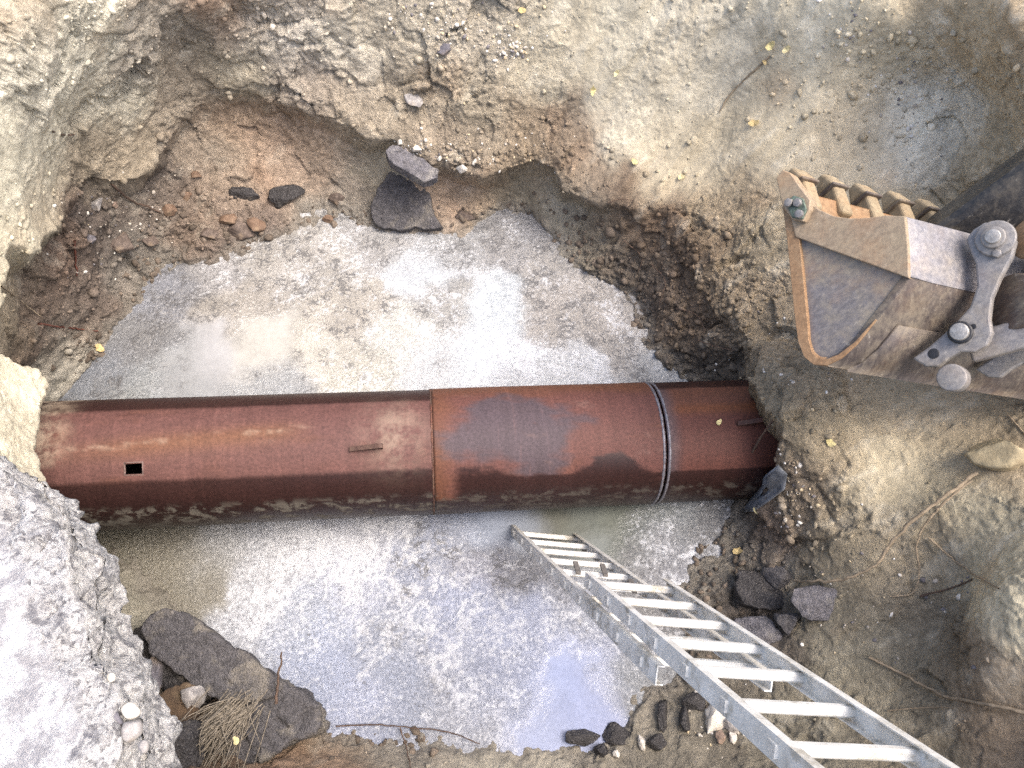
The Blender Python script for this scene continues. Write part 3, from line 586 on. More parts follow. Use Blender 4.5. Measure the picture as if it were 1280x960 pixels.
def pipe_section(name, s0, s1, r, which, label):
    nS = max(40, int((s1 - s0) / 0.013)); nP = 168
    S = np.linspace(s0, s1, nS); PH = np.linspace(-math.pi, math.pi, nP + 1)[:-1]
    ss, pp = np.meshgrid(S, PH, indexing='ij'); s_, p_ = ss.ravel(), pp.ravel()
    lo = np.c_[s_ * 1.0, np.sin(p_), np.cos(p_)]
    rr = r + 0.003 * fbm(lo, 1.5, 2, 0.5, 12.0)
    V = pl_ + s_[:, None] * ax + (np.sin(p_)[:, None] * sid + np.cos(p_)[:, None] * upv) * rr[:, None]
    i = np.arange(nS - 1)[:, None] * nP; j = np.arange(nP)[None]; jn = (np.arange(nP) + 1) % nP
    F = np.stack([(i + j).ravel(), (i + nP + j).ravel(), (i + nP + jn[None]).ravel(), (i + jn[None]).ravel()], 1)
    if which == 0:
        fc_s = s_[F].mean(1); fp = p_[F[:, 0]] + math.pi / nP
        F = F[~((np.abs(fc_s - hole_s) < 0.042) & (np.abs(fp - hole_phi) < 0.085))]
    # inner wall
    V2 = pl_ + s_[:, None] * ax + (np.sin(p_)[:, None] * sid + np.cos(p_)[:, None] * upv) * (r - 0.014)
    n0 = len(V); F2 = F[:, ::-1] + n0
    e0 = np.stack([np.arange(nP), jn, jn + n0, np.arange(nP) + n0], 1); b_ = (nS - 1) * nP
    e1 = np.stack([b_ + jn, b_ + np.arange(nP), b_ + np.arange(nP) + n0, b_ + jn + n0], 1)
    nz = fbm(lo, 2.2, 5, 0.6, 3.0); nz2 = fbm(lo * np.array((1, 3, 3)), 4, 4, 0.6, 9.0); hi = fbm(lo, 9, 3, 0.6, 1.0)
    t_ = (s_ - s0) / (s1 - s0)
    dryc = srgb(112, 77, 71); org = srgb(120, 78, 58); wetc = srgb(54, 34, 32); met = srgb(84, 78, 86); blk = srgb(34, 26, 25)
    if which == 0:
        wline = wl1 + 0.02 * nz2 + 0.01 * hi; tline = wt1 + 0.03 * nz2
        w_ = np.maximum(smooth(-.02, .03, p_ - wline), smooth(-.02, .04, tline - p_))
        C = np.tile(dryc, (n0, 1)) * (1 + .25 * hi[:, None]); m = smooth(.05, .5, nz) * 0.4; C = C * (1 - m[:, None]) + org * m[:, None]
        m = np.exp(-((p_ - (.15 - .55 * (t_ - .5))) / .16) ** 2) * smooth(.25, .5, t_) * (1 - smooth(.7, .8, t_)) * .6; C = C * (1 - m[:, None]) + srgb(134, 92, 62) * m[:, None]
    elif which == 1:
        C = np.tile(srgb(116, 76, 68), (n0, 1)); m = np.maximum(smooth(.86, 1, 1 - t_ + .1 * nz), np.maximum(smooth(.0, .5, nz) * .6, smooth(.35, .8, -p_ + .3 * nz)) )
        C = C * (1 - m[:, None]) + org * m[:, None]
        pm = .8 * smooth(-.06, .16, .42 - np.maximum(np.abs(t_ - .35) - .12, 0) * 1.5 + .34 * nz + .14 * hi - np.abs(p_ - .14 - .10 * np.sin(t_ * 17)) * .62)   # bare blue-grey steel
        C = C * (1 - pm[:, None]) + met * pm[:, None]
        w_ = smooth(.0, .10, p_ - (wl2 - .16 + .4 * nz + .12 * hi + .26 * smooth(.8, .97, t_) - .16 * smooth(.6, .78, t_) * (1 - smooth(.8, .9, t_))))
        w_ *= smooth(.06, .12, t_ + .03 * nz) ; w_ = np.maximum(w_, smooth(-.02, .05, p_ - (wl2 + .34)) )
    else:
        C = np.tile(srgb(110, 68, 58), (n0, 1)); m = smooth(-.1, .4, -p_ + .4 * nz) * .7; C = C * (1 - m[:, None]) + org * m[:, None]
        m = np.exp(-((p_ + .12) / .10) ** 2) * .7; C = C * (1 - m[:, None]) + srgb(136, 82, 48) * m[:, None]
        w_ = np.maximum(smooth(-.01, .03, p_ - (wl2 - .02 + .02 * nz2)), smooth(-.02, .05, (wt1 - .12) - p_ + .06 * nz2))
        ed = 1 - smooth(.0, .10, (s_ - s0)); C = C * (1 - .7 * ed[:, None]) + srgb(98, 92, 98) * .7 * ed[:, None]
    sp3 = smooth(.28, .5, fbm(lo, 6.5, 4, .65, 44.0))[:, None] * (1 - w_)[:, None]; C = C * (1 - .5 * sp3) + srgb(78, 48, 44) * .5 * sp3
    sp4 = smooth(.25, .5, fbm(lo, 3.3, 5, .65, 55.0))[:, None] * (1 - w_)[:, None]; C = C * (1 - .35 * sp4) + srgb(150, 120, 110) * .35 * sp4
    wcol = wetc * (1 + .25 * nz[:, None]); lowb = smooth(.15, .5, p_ - wl1 - .1)[:, None]
    wcol = wcol * (1 - .5 * lowb) + blk * .5 * lowb
    C = C * (1 - w_[:, None] * .92) + wcol * w_[:, None] * .92
    if which == 1: C = C * (1 - .5 * (1 - smooth(0, .012, np.minimum(t_, 1 - t_)))[:, None])
    mudv = smooth(-.16, .02, p_ - edge_dn) * (1.0 if which == 0 else .5) * (smooth(-.1, .15, hi + (.45 - t_ * .5 if which == 0 else .1)))
    dust = np.zeros(n0)
    if which == 0: dust = (1 - smooth(.08, .34, s_)) * .75 * (1 - smooth(.25, .5, p_)) * smooth(-.3, .2, nz + .15); dust += .32 * np.exp(-((p_ - (.10 - .5 * (t_ - .5) + .05 * nz2)) / .05) ** 2) * smooth(.3, .4, t_) * (1 - smooth(.72, .8, t_)) * smooth(-.1, .3, hi); dust += np.exp(-(((t_ - .93) / .05) ** 2 + ((p_ - .1) / .5) ** 2)) * .28
    C2 = np.tile(srgb(40, 24, 20), (n0, 1)); z0 = np.zeros(n0)
    UVc = np.c_[s_, p_ * r]
    o = mesh_np(name, np.r_[V, V2], np.r_[F, F2, e0, e1], PIPE, pipe,
                attrs={'Col': ('FLOAT_COLOR', np.r_[C, C2]), 'Wet': ('FLOAT', np.r_[w_, z0]), 'Mud': ('FLOAT', np.r_[mudv, z0]), 'Dust': ('FLOAT', np.r_[dust, z0])}, uv=np.r_[UVc, UVc])
    o['label'] = label; return o
pipe_section('pipe_section', -0.7, seam1, PR, 0, 'left pipe length with a small rectangular hole')
pipe_section('pipe_section', seam1 + 0.003, seam2 - 0.006, PR + 0.004, 1, 'middle pipe length with bare blue-grey patch')
pipe_section('pipe_section', seam2 + 0.006, plen + 0.8, PR, 2, 'right pipe length running into the clay')
RUSTD = mat_bucket('dark_rust', (70, 44, 38), (120, 66, 44), .5, .2, .7, .1)
GREYBURN = mat_plain('burnt_steel', (118, 116, 122), 0.5, 0.3, 40, 0.3)
def torus_arc(s, r, tr, ph0, ph1, mat, name, n=90, wob_=0.0):
    V = []; F = []
    for i in range(n):
        ph = ph0 + (ph1 - ph0) * i / (n - 1); q = 1 + wob_ * math.sin(i * 2.3) + wob_ * math.sin(i * 0.9)
        c = pl_ + ax * (s) ; nn = sid * math.sin(ph) + upv * math.cos(ph)
        for k in range(6):
            a = k / 6 * 2 * math.pi; V.append(c + nn * (r + tr * q * math.cos(a)) + ax * tr * 1.3 * q * math.sin(a))
    for i in range(n - 1):
        for k in range(6): F.append((i * 6 + k, i * 6 + (k + 1) % 6, i * 6 + 6 + (k + 1) % 6, i * 6 + 6 + k))
    return mesh_np(name, V, F, mat, pipe)
torus_arc(seam2 - 0.016, PR + .003, .006, -1.5, 2.2, GREYBURN, 'cut_edge', wob_=.15)
torus_arc(seam2 + 0.016, PR - .001, .006, -1.5, 2.2, GREYBURN, 'cut_edge', wob_=.15)
hv, hf = [], []
for (a_, b_) in ((-1, -1), (1, -1), (1, 1), (-1, 1)):
    for rr_ in (PR + .004, PR - .016):
        for k_ in (1.0, 1.16): hv.append(pipe_pt(hole_s + a_ * .042 * (k_ if k_ == 1 else 1.12), hole_phi + b_ * .085 * k_, rr_ + (.003 if k_ == 1 else -.002)))
for i in range(4):
    j = (i + 1) % 4; hf += [(i * 4, j * 4, j * 4 + 1, i * 4 + 1), (i * 4, i * 4 + 2, j * 4 + 2, j * 4)]
mesh_np('hole_rim', hv, hf, mat_plain('burnt_rim', (104, 84, 78), .7, .4, 60), pipe, smooth_=False)
torus_arc(seam1 - 0.002, PR - .001, .005, -1.5, 2.0, RUSTD, 'weld_bead', wob_=.2)
def lug(u, v, ln, h, name='lifting_lug', tilt=0.05):
    s = s_of(u, v); ph = pix_phi(u, v); c = pipe_pt(s, ph); n = sid * math.sin(ph) + upv * math.cos(ph); tn = np.cross(n, ax)
    d = nrm(ax + tn * tilt); e = np.cross(n, d); bm = bmesh.new()
    prof = [(-ln, -.01), (-ln, h * .35), (-ln * .3, h * .6), (ln * .8, h), (ln, h * .9), (ln, -.01)]
    f = [bm.verts.new(c + d * a + n * b + e * .012) for a, b in prof]; g_ = [bm.verts.new(c + d * a + n * b - e * .012) for a, b in prof]
    bm.faces.new(f); bm.faces.new(g_[::-1])
    for i in range(6): bm.faces.new((f[i], f[(i + 1) % 6], g_[(i + 1) % 6], g_[i]))
    return mesh_bm(name, bm, RUSTD, pipe)
lug(458, 560, .085, .06); lug(938, 529, .08, .06)

# ------------------------------------------------------------------ broken slab edge at the lower left
def prism(poly, n, th):
    bm = bmesh.new(); t = [bm.verts.new(p) for p in poly]; b = [bm.verts.new(np.asarray(p) - n * th) for p in poly]; k = len(poly)
    bm.faces.new(t); bm.faces.new(b[::-1])
    for i in range(k): bm.faces.new((t[i], b[i], b[(i + 1) % k], t[(i + 1) % k]))
    bmesh.ops.recalc_face_normals(bm, faces=bm.faces); return bm
def remesh(bm, vox, sm=3):
    me = bpy.data.meshes.new('tmp'); bm.to_mesh(me); bm.free(); o = bpy.data.objects.new('tmp', me); COL.objects.link(o)
    m = o.modifiers.new('r', 'REMESH'); m.mode = 'VOXEL'; m.voxel_size = vox
    if sm: s = o.modifiers.new('s', 'SMOOTH'); s.iterations = sm; s.factor = 0.5
    dg = bpy.context.evaluated_depsgraph_get(); e = o.evaluated_get(dg).to_mesh()
    V = np.empty(len(e.vertices) * 3, np.float32); e.vertices.foreach_get('co', V); N = np.empty_like(V); e.vertices.foreach_get('normal', N)
    F = np.array([tuple(p.vertices) if len(p.vertices) == 4 else (*p.vertices, p.vertices[-1]) for p in e.polygons], np.int32)
    bpy.data.objects.remove(o); bpy.data.meshes.remove(me)
    return V.reshape(-1, 3).astype(float), N.reshape(-1, 3).astype(float), F
SZ = 2.55
edge_px = [(-40, 560), (0, 566), (22, 578), (40, 606), (62, 640), (86, 664), (106, 690), (124, 722), (134, 756), (152, 790), (160, 815), (182, 845), (190, 880), (200, 915), (190, 960), (196, 1010)]
ep = [at(u - (18 if v < 700 else 50), v, SZ) for u, v in edge_px]
ep2 = ep + [ep[-1] + np.array((-.1, -.35, 0)), np.array((-3.0, -.9, SZ)), np.array((-3.0, ep[0][1] + .15, SZ))]
V, N, F = remesh(prism(ep2, np.array((0, 0, 1.0)), 0.34), 0.014, 2)
E = np.array([p[:2] for p in ep]); dE = np.full(len(V), 9.0)
for a, b in zip(E[:-1], E[1:]):
    e = b - a; t = np.clip(((V[:, :2] - a) @ e) / (e @ e), 0, 1); dE = np.minimum(dE, np.linalg.norm(V[:, :2] - a - t[:, None] * e, axis=1))
bwid = 0.11 + 0.09 * fbm(V, 3, 3)
brk = 1 - smooth(0.3, 1.3, dE / bwid)
low = SZ - V[:, 2]
V2 = V.copy(); V2[:, 2] -= brk * (0.02 + 0.05 * fbm(V, 6, 3)) * (low < .12)
wq = worley(V, 16.0, 3.0); wr = worley(V, 34.0, 8.0)
V2 += N * ((0.014 + .03 * brk) * fbm(V, 9, 4, .6) + brk * (.022 * (wq[:, 2] - .5) + .02 * wq[:, 3] + .06 * fbm(V, 4.5, 4, .65, 9.0)) + .008 * fbm(V, 40, 3) + .008 * (wr[:, 2] - .5) * (.4 + .6 * brk))[:, None]
slab = mesh_np('road_slab', V2, F, CONC, attrs={'Broken': ('FLOAT', np.clip(np.maximum(brk, smooth(.03, .08, low)), 0, 1))})
tag(slab, 'pale dusty concrete road slab with a broken edge at the lower left', 'slab')

# ------------------------------------------------------------------ stones and chunks
def chunk(name, poly, P0, n, th, mat, label, cat, vox=.012, rough=.012, group=None, taper=None, sm=3, frq=14):
    jr = np.random.default_rng(len(label)); jag = []
    for i in range(len(poly)):
        a_, b_ = np.array(poly[i], float), np.array(poly[(i + 1) % len(poly)], float); m_ = max(1, int(np.linalg.norm(b_ - a_) / 9))
        for q in range(m_): jag.append(a_ + (b_ - a_) * q / m_ + jr.normal(size=2) * (1.6 if q else .6))
    pts = [onplane(u, v, P0, n) for u, v in jag]
    c = np.mean(pts, 0); bm = prism(pts, n, th)
    V, N, F = remesh(bm, vox, min(sm, 1)); wk = worley(V, 9.0, len(poly) * 1.7)
    V = V + N * (rough * 1.6 * ((wk[:, 2] - .5) + 1.2 * wk[:, 3]))[:, None]
    V = V + N * (rough * (1.1 * fbm(V, frq, 4, .65, 5.0) + .9 * ridged(V, frq * .5, 3, 2.0) + .5 * fbm(V, frq * 4, 2, .6, 3.0)))[:, None]
    base = c - n * th
    o = mesh_np(name, V - base, F, mat); o.location = Vector(base)
    return tag(o, label, cat, group)
def rock(name, u, v, ru, rv, hgt, mat, label, cat, seed, group=None, sink=.3, ang=0.0, lift=0.0, sub=4, facet=16):
    p, n = surfw(u, v); dep = np.dot(p - CAM, FW); sc = dep / FPX
    rg = np.random.default_rng(seed)
    bm = bmesh.new(); bmesh.ops.create_icosphere(bm, subdivisions=sub, radius=1.0)
    V = np.array([q.co[:] for q in bm.verts]); F = np.array([[q.index for q in f.verts] for f in bm.faces]); bm.free()
    for _ in range(facet):
        d = nrm(rg.normal(size=3)); h = rg.uniform(.42, .8); k = V @ d; V -= np.outer(np.maximum(k - h, 0), d)
    V += V * (0.16 * fbm(V, 1.6, 3, .6, seed * 1.7) + .07 * ridged(V, 3.5, 3, seed * .7) + .05 * fbm(V, 9, 2, .6, 3.0))[:, None]
    V = V / np.abs(V).max(0)
    ca, sa = math.cos(ang), math.sin(ang)
    X = nrm(RT * ca - UP * sa); Y = nrm(UP * ca + RT * sa); Zv = -FW
    # stand the stone on the surface rather than facing the lens
    upn = nrm(n * .5 + np.array((0, 0, 1.0))); X = nrm(X - upn * np.dot(X, upn)); Y = np.cross(upn, X)
    if np.dot(Y, UP) < 0: Y = -Y
    kx = 1 / max(.5, math.hypot(np.dot(X, RT), np.dot(X, UP))); ky = 1 / max(.55, math.hypot(np.dot(Y, RT), np.dot(Y, UP)))
    A = V[:, :1] * X * (ru * sc * kx) + V[:, 1:2] * Y * (rv * sc * ky) + V[:, 2:] * upn * hgt
    o = mesh_np(name, A, F, mat, smooth_=True); o.location = Vector(p + upn * (hgt * (1 - 2 * sink) + lift))
    return tag(o, label, cat, group)
def plane_at(u, v, off=0.0, n=None):
    p, nn = surfw(u, v); n = nrm(nn if n is None else n); return p + n * off, n

# big broken asphalt plate at the lower left, tilted
P0, n0_ = at(280, 830, .30), nrm((.10, -.10, 1))
chunk('asphalt_plate', [(176, 790), (185, 768), (205, 758), (230, 766), (262, 788), (300, 812), (335, 838), (352, 858), (338, 872), (318, 876), (290, 880), (262, 870), (236, 852), (214, 838), (188, 815)], P0, n0_, .10, ASPH,
      'large dark grey broken asphalt plate lying beside the pale slab', 'asphalt', vox=.008, rough=.006)
chunk('asphalt_plate', [(300, 862), (345, 850), (378, 866), (402, 890), (399, 910), (376, 922), (350, 938), (322, 952), (290, 962), (268, 940), (262, 900)], at(335, 900, .22), nrm((.05, -.12, 1)), .16, ASPH,
      'thick muddy asphalt piece sticking out under the dark plate', 'asphalt', vox=.009, rough=.012)
chunk('asphalt_plate', [(178, 784), (160, 800), (165, 830), (190, 850), (222, 872), (240, 880), (250, 862), (214, 838), (190, 815)], at(200, 840, .22), nrm((-.2, -.1, 1)), .12, ASPH_WET,
      'dark wet asphalt layer showing along the left side of the plate', 'asphalt', vox=.010, rough=.016)
p0, n_ = plane_at(512, 264, .05, (-.1, -.45, .9))
chunk('asphalt_chunk', [(486, 214), (505, 210), (524, 222), (534, 236), (538, 256), (551, 283), (500, 288), (470, 281), (463, 258), (472, 236)], p0, n_, .10, ASPH, 'dark triangular asphalt chunk half sunk in the scum at the far shore', 'asphalt', vox=.007, rough=.005)
p0, n_ = plane_at(515, 200, .09, (.15, -.45, 1))
chunk('asphalt_chunk', [(482, 188), (490, 181), (508, 186), (530, 199), (547, 212), (545, 222), (530, 227), (508, 214), (486, 200)], p0, n_, .11, ASPH_TAN, 'flat-topped grey asphalt chunk leaning under the far bank', 'asphalt', vox=.007, rough=.006)
rock('asphalt_lump', 308, 243, 21, 8, .045, ASPH_WET, 'left of two black asphalt lumps on orange mud', 'asphalt', 3, 'black asphalt lumps on the far mud', .3, .05)
rock('asphalt_lump', 354, 249, 28, 13, .07, ASPH_WET, 'larger right one of two black asphalt lumps on orange mud', 'asphalt', 4, 'black asphalt lumps on the far mud', .3, -.3)
rock('asphalt_lump', 938, 742, 36, 27, .10, ASPH_WET, 'shiny black asphalt lump nearest the ladder right of the water', 'asphalt', 5, 'asphalt rubble right of the ladder', .3, -.3)
rock('asphalt_lump', 967, 718, 18, 19, .09, ASPH, 'small dark lump between the black lump and the root', 'asphalt', 6, 'asphalt rubble right of the ladder', .2)
rock('asphalt_lump', 1016, 752, 38, 27, .09, ASPH_TAN, 'light grey pitted asphalt lump under the long root', 'asphalt', 8, 'asphalt rubble right of the ladder', .3, -.4)
rock('asphalt_lump', 983, 778, 16, 15, .07, ASPH, 'small grey lump below the light grey asphalt lump', 'asphalt', 9, 'asphalt rubble right of the ladder', .3)
rock('asphalt_lump', 945, 790, 30, 18, .06, ASPH_TAN, 'dusty dark lump partly hidden by the ladder rail', 'asphalt', 10, 'asphalt rubble right of the ladder', .4)
rock('asphalt_lump', 731, 921, 25, 10, .05, ASPH_WET, 'flat black asphalt piece at the bottom shore, leftmost', 'asphalt', 12, 'black asphalt pieces at the bottom shore', .3)
rock('asphalt_lump', 775, 921, 22, 14, .05, ASPH_WET, 'middle black asphalt piece at the bottom shore', 'asphalt', 13, 'black asphalt pieces at the bottom shore', .3, .3)
rock('asphalt_lump', 822, 927, 13, 9, .05, ASPH_WET, 'black asphalt piece right of the small white stone', 'asphalt', 14, 'black asphalt pieces at the bottom shore', .3, -.4)
rock('asphalt_lump', 752, 940, 11, 9, .04, ASPH_WET, 'smallest black asphalt piece below the others at the bottom shore', 'asphalt', 15, 'black asphalt pieces at the bottom shore', .3)
rock('asphalt_lump', 828, 892, 7, 18, .04, ASPH_WET, 'thin upright black piece left of the ladder foot end', 'asphalt', 16, None, .3, .2)
rock('asphalt_lump', 856, 905, 8, 17, .04, ASPH_WET, 'upright black piece beside the white stones under the ladder', 'asphalt', 17, None, .3)
rock('asphalt_lump', 868, 878, 18, 11, .04, ASPH_WET, 'dark wet lump under the end of the lower ladder section', 'asphalt', 18, None, .3)
rock('white_stone', 893, 898, 15, 17, .05, WHITE_ST, 'largest white stone under the ladder', 'stone', 21, 'white stones under the ladder', .3, .3)
rock('white_stone', 915, 908, 10, 9, .035, GREY_ST, 'pale grey stone right of the largest white stone', 'stone', 22, 'white stones under the ladder', .3)
rock('white_stone', 901, 922, 8, 7, .03, BROWN_ST, 'small yellowish stone below the largest white stone', 'stone', 23, 'white stones under the ladder', .3)
rock('white_stone', 914, 922, 6, 6, .025, WHITE_ST, 'smallest white stone under the ladder', 'stone', 24, 'white stones under the ladder', .3)
rock('white_stone', 803, 927, 6, 9, .03, WHITE_ST, 'small white stone between black pieces at the bottom shore', 'stone', 25, None, .3)
rock('white_stone', 770, 942, 6, 5, .025, WHITE_ST, 'tiny pale stone below the middle black asphalt piece', 'stone', 26, None, .3)
rock('white_stone', 520, 186, 8, 5, .035, WHITE_ST, 'white stone in the far bank above the grey asphalt chunk', 'stone', 31, 'white stones in the far bank', .4)
rock('white_stone', 579, 212, 9, 5, .035, WHITE_ST, 'white stone at the lip of the far bank', 'stone', 32, 'white stones in the far bank', .4)
rock('white_stone', 592, 203, 4, 4, .02, WHITE_ST, 'small white stone just above the lip stone', 'stone', 33, 'white stones in the far bank', .4)
rock('white_stone', 501, 178, 4, 4, .02, WHITE_ST, 'small white stone left of the bank stone over the chunk', 'stone', 34, 'white stones in the far bank', .4)
rock('white_stone', 548, 199, 4, 4, .02, WHITE_ST, 'small white stone right of the grey asphalt chunk', 'stone', 35, 'white stones in the far bank', .4)
rock('flat_stone', 515, 125, 15, 9, .02, GREY_ST, 'flat grey tilted stone stuck in the far wall', 'stone', 36, None, .4, .7)
rock('stone', 122, 256, 9, 9, .04, GREY_ST, 'pale stone at the foot of the left wall', 'stone', 37, None, .3)
rock('stone', 142, 257, 6, 5, .03, BROWN_ST, 'yellowish stone beside the pale stone at the left wall foot', 'stone', 38, None, .3)
rock('stone', 113, 298, 9, 7, .04, DARK_ST, 'rounded dark stone on the left mud', 'stone', 39, None, .3)
MUDST = mat_stone('dark_mud', (84, 74, 68), (112, 100, 92), .8); MUDST2 = mat_stone('brown_mud', (104, 84, 70), (128, 108, 92), .9)
rock('mud_lump', 148, 307, 22, 17, .06, MUDST, 'big dark mud lump on the left mud shelf', 'mud', 40, None, .35)
rock('mud_lump', 557, 62, 11, 8, .03, DARK_ST, 'blue-grey lump beside the gravel in the far wall', 'mud', 41, None, .4)
clods = [(285, 275, 14, 9, .05, 'dark clod left of the largest clod below the two asphalt lumps'), (300, 290, 18, 12, .06, 'largest dark clod between the two asphalt lumps and the scum'), (320, 282, 12, 9, .05, 'brown clod right of the largest clod below the asphalt lumps'), (262, 292, 12, 8, .04, 'clod nearest the left end of the far shore'),
         (210, 262, 10, 8, .04, 'clod beside the dark root on the left mud shelf'), (418, 248, 11, 7, .035, 'dark clod on grey mud left of the asphalt chunk'), (412, 276, 9, 6, .03, 'small clod at the shore left of the asphalt chunk'), (580, 270, 15, 9, .04, 'clod at the shore right of the asphalt chunk'),
         (245, 218, 8, 6, .03, 'small clod high on the mud under the left wall'), (186, 300, 11, 8, .04, 'clod right of the big mud lump on the left shelf'), (235, 245, 9, 7, .035, 'clod left of the two black asphalt lumps')]
for k, (u, v, a, b, z, lab) in enumerate(clods):
    rock('mud_lump', u, v, a, b, z, MUDST if k % 2 else MUDST2, lab, 'mud', 60 + k, 'dark clods on the far mud shelf', .4)
# (slab stones)
def slab_rock(u, v, ru, rv, mat, seed, label):
    p = at(u - 8, v, SZ - .055); sc = np.dot(p - CAM, FW) / FPX; rg = np.random.default_rng(seed)
    bm = bmesh.new(); bmesh.ops.create_icosphere(bm, subdivisions=3, radius=1)
    V = np.array([q.co[:] for q in bm.verts]); F = np.array([[q.index for q in f.verts] for f in bm.faces]); bm.free()
    for _ in range(8):
        d = nrm(rg.normal(size=3)); h = rg.uniform(.6, .85); V -= np.outer(np.maximum(V @ d - h, 0), d)
    V += V * (.1 * fbm(V, 2, 3, .6, seed))[:, None]
    V = V * np.array((ru * sc, rv * sc, min(ru, rv) * sc * .9))
    o = mesh_np('aggregate_stone', V, F, mat); o.location = Vector(p); tag(o, label, 'stone', 'stones in the broken slab edge')
slab_rock(172, 888, 13, 11, WHITE_ST, 1, 'white rounded stone in the broken slab edge')
slab_rock(150, 903, 17, 15, DARK_ST, 2, 'dark grey stone in the broken slab edge, beside the white one')
slab_rock(173, 912, 13, 15, GREY_ST, 3, 'grey stone below the white one in the broken slab edge')
slab_rock(146, 848, 6, 7, WHITE_ST, 4, 'small white stone higher up the broken slab edge')
slab_rock(130, 892, 12, 10, DARK_ST, 5, 'dark grey stone left of the others in the slab edge')
slab_rock(138, 912, 6, 6, WHITE_ST, 6, 'small white stone among the dark stones of the slab edge')
slab_rock(187, 934, 7, 9, GREY_ST, 7, 'small grey stone at the rim of the slab edge')
slab_rock(132, 942, 12, 11, GREY_ST, 8, 'grey stone lowest in the slab edge')
rock('stone', 256, 876, 17, 15, .09, GREY_ST, 'rounded grey stone on brown soil below the asphalt plate', 'stone', 51, None, .1, .4, .12)
rock('stone', 226, 918, 15, 12, .05, WHITE_ST, 'yellowish white stone in brown soil beside the slab', 'stone', 52, None, .25, .0, .10)
rock('soil_lump', 228, 900, 34, 36, .14, mat_stone('brown_soil', (104, 86, 68), (84, 70, 58), .95), 'brown soil lump wedged between slab and asphalt plate', 'soil', 53, None, .3)
rock('asphalt_lump', 225, 946, 42, 22, .12, ASPH_WET, 'dark asphalt lump at the bottom edge beside the slab', 'asphalt', 54, None, .3)
rock('asphalt_lump', 198, 852, 14, 26, .12, DARK_ST, 'bluish dark lump between the slab and the asphalt plate', 'asphalt', 55, None, .3)

# ------------------------------------------------------------------ excavator bucket and linkage
B_SIDE = mat_bucket('scuffed_bucket_paint', (118, 113, 112), (152, 124, 94), .55, .6, .5, .25)
B_TAN = mat_bucket('rusty_wear_plate', (148, 130, 108), (166, 122, 80), .5, .5, .6, .15)
B_RIM = mat_bucket('orange_rust', (140, 110, 80), (134, 98, 66), .5, .3, .75, .05)
B_BLUE = mat_bucket('worn_blue_grey_steel', (124, 123, 128), (126, 110, 98), .4, .4, .42, .35)
B_DARK = mat_bucket('dark_worn_steel', (80, 72, 69), (112, 88, 66), .5, .45, .55, .15)
B_EAR = mat_bucket('grey_cast_steel', (124, 122, 122), (120, 104, 96), .4, .35, .5, .3)
B_TOOTH = mat_bucket('muddy_tooth', (140, 124, 98), (158, 122, 84), .4, .7, .75, .05)
B_ARM = mat_bucket('black_arm_steel', (34, 34, 36), (70, 62, 54), .15, .22, .4, .2)
PINM = mat_plain('worn_pin_steel', (150, 147, 142), .45, .25, 60, .5)
GREEN = mat_plain('greasy_green_bolt', (92, 104, 92), .6, .5, 60, .2)
BLACK = mat_plain('black_grease', (30, 30, 32), .45, .4, 40)
def camv(x, y, z): return RT * x + UP * y + FW * z
Wd = nrm(camv(.925, -.115, .36))                                    # along the bucket's width
Ns = nrm(camv(-.70, .06, -.72))                                     # outward normal of the near side plate
PO = atd(985, 300, 3.12)
def sp_(u, v, off=0.0): return onplane(u, v, PO + Ns * off, Ns)     # pixel on the side plate's plane
exc = empty('excavator', PO)
tag(exc, 'worn excavator bucket with five teeth hanging on its dark arm at the right', 'excavator')
def plate(name, pts, n, th, mat, parent=exc, bev=.004):
    n = nrm(n); bm = prism([np.asarray(p) for p in pts], n, th); o = mesh_bm(name, bm, mat, parent); bevel(o, bev, 2); return o
def round_poly(P, k=2):
    for _ in range(k):
        Q_ = []
        for i in range(len(P)):
            a, b = np.array(P[i], float), np.array(P[(i + 1) % len(P)], float); Q_ += [a * .75 + b * .25, a * .25 + b * .75]
        P = Q_
    return P
# shell: outer profile in photo pixels on the side plane, from mouth rear edge round the heel to the lip
prof = [(1131, 270), (1136, 308), (1137, 346), (1118, 372), (1096, 400), (1072, 430), (1052, 448), (1034, 457), (1018, 456), (1006, 446), (999, 428), (995, 400), (990, 350), (985, 300), (980, 262), (976, 240)]
Pout = np.array([sp_(u, v, .012) for u, v in prof]); cen = sp_(1065, 330, .012)
def inset(P, d):
    out = []
    for i in range(len(P)):
        a = P[max(i - 1, 0)]; b = P[min(i + 1, len(P) - 1)]; t = nrm(b - a); n = np.cross(Ns, t); n = n if np.dot(n, cen - P[i]) > 0 else -n
        out.append(P[i] + n * d)
    return np.array(out)
Pin = inset(Pout, .038)
WID = 1.55; nW = 14
def shell(name, i0, i1, mat, d0_, d1_, w0=0.0, w1=WID, parent=exc):
    A = inset(Pout, d0_)[i0:i1] if d0_ else Pout[i0:i1]; Bq = inset(Pout, d1_)[i0:i1]
    m = len(A); V = []; F = []
    for k in range(nW + 1):
        o_ = Wd * (w0 + (w1 - w0) * k / nW); V += [p + o_ for p in A] + [p + o_ for p in Bq]
    s = 2 * m
    for k in range(nW):
        for i in range(m - 1):
            a = k * s + i; F.append((a, a + 1, a + s + 1, a + s)); F.append((a + m, a + s + m, a + s + m + 1, a + m + 1))
        for i in (0, m - 1):
            a = k * s + i; F.append((a, a + s, a + s + m, a + m))
    for k in (0, nW):
        for i in range(m - 1):
            a = k * s + i; F.append((a, a + m, a + m + 1, a + 1))
    return mesh_np(name, V, F, mat, parent, smooth_=False)
sh = shell('back_plate', 0, 3, B_BLUE, 0, .03, .004); bevel(sh, .004)
sh = shell('bottom_plate', 2, 8, B_DARK, 0, .03, .006); bevel(sh, .003)
sh = shell('heel_plate', 7, 16, B_RIM, 0, .035, .002); bevel(sh, .003)
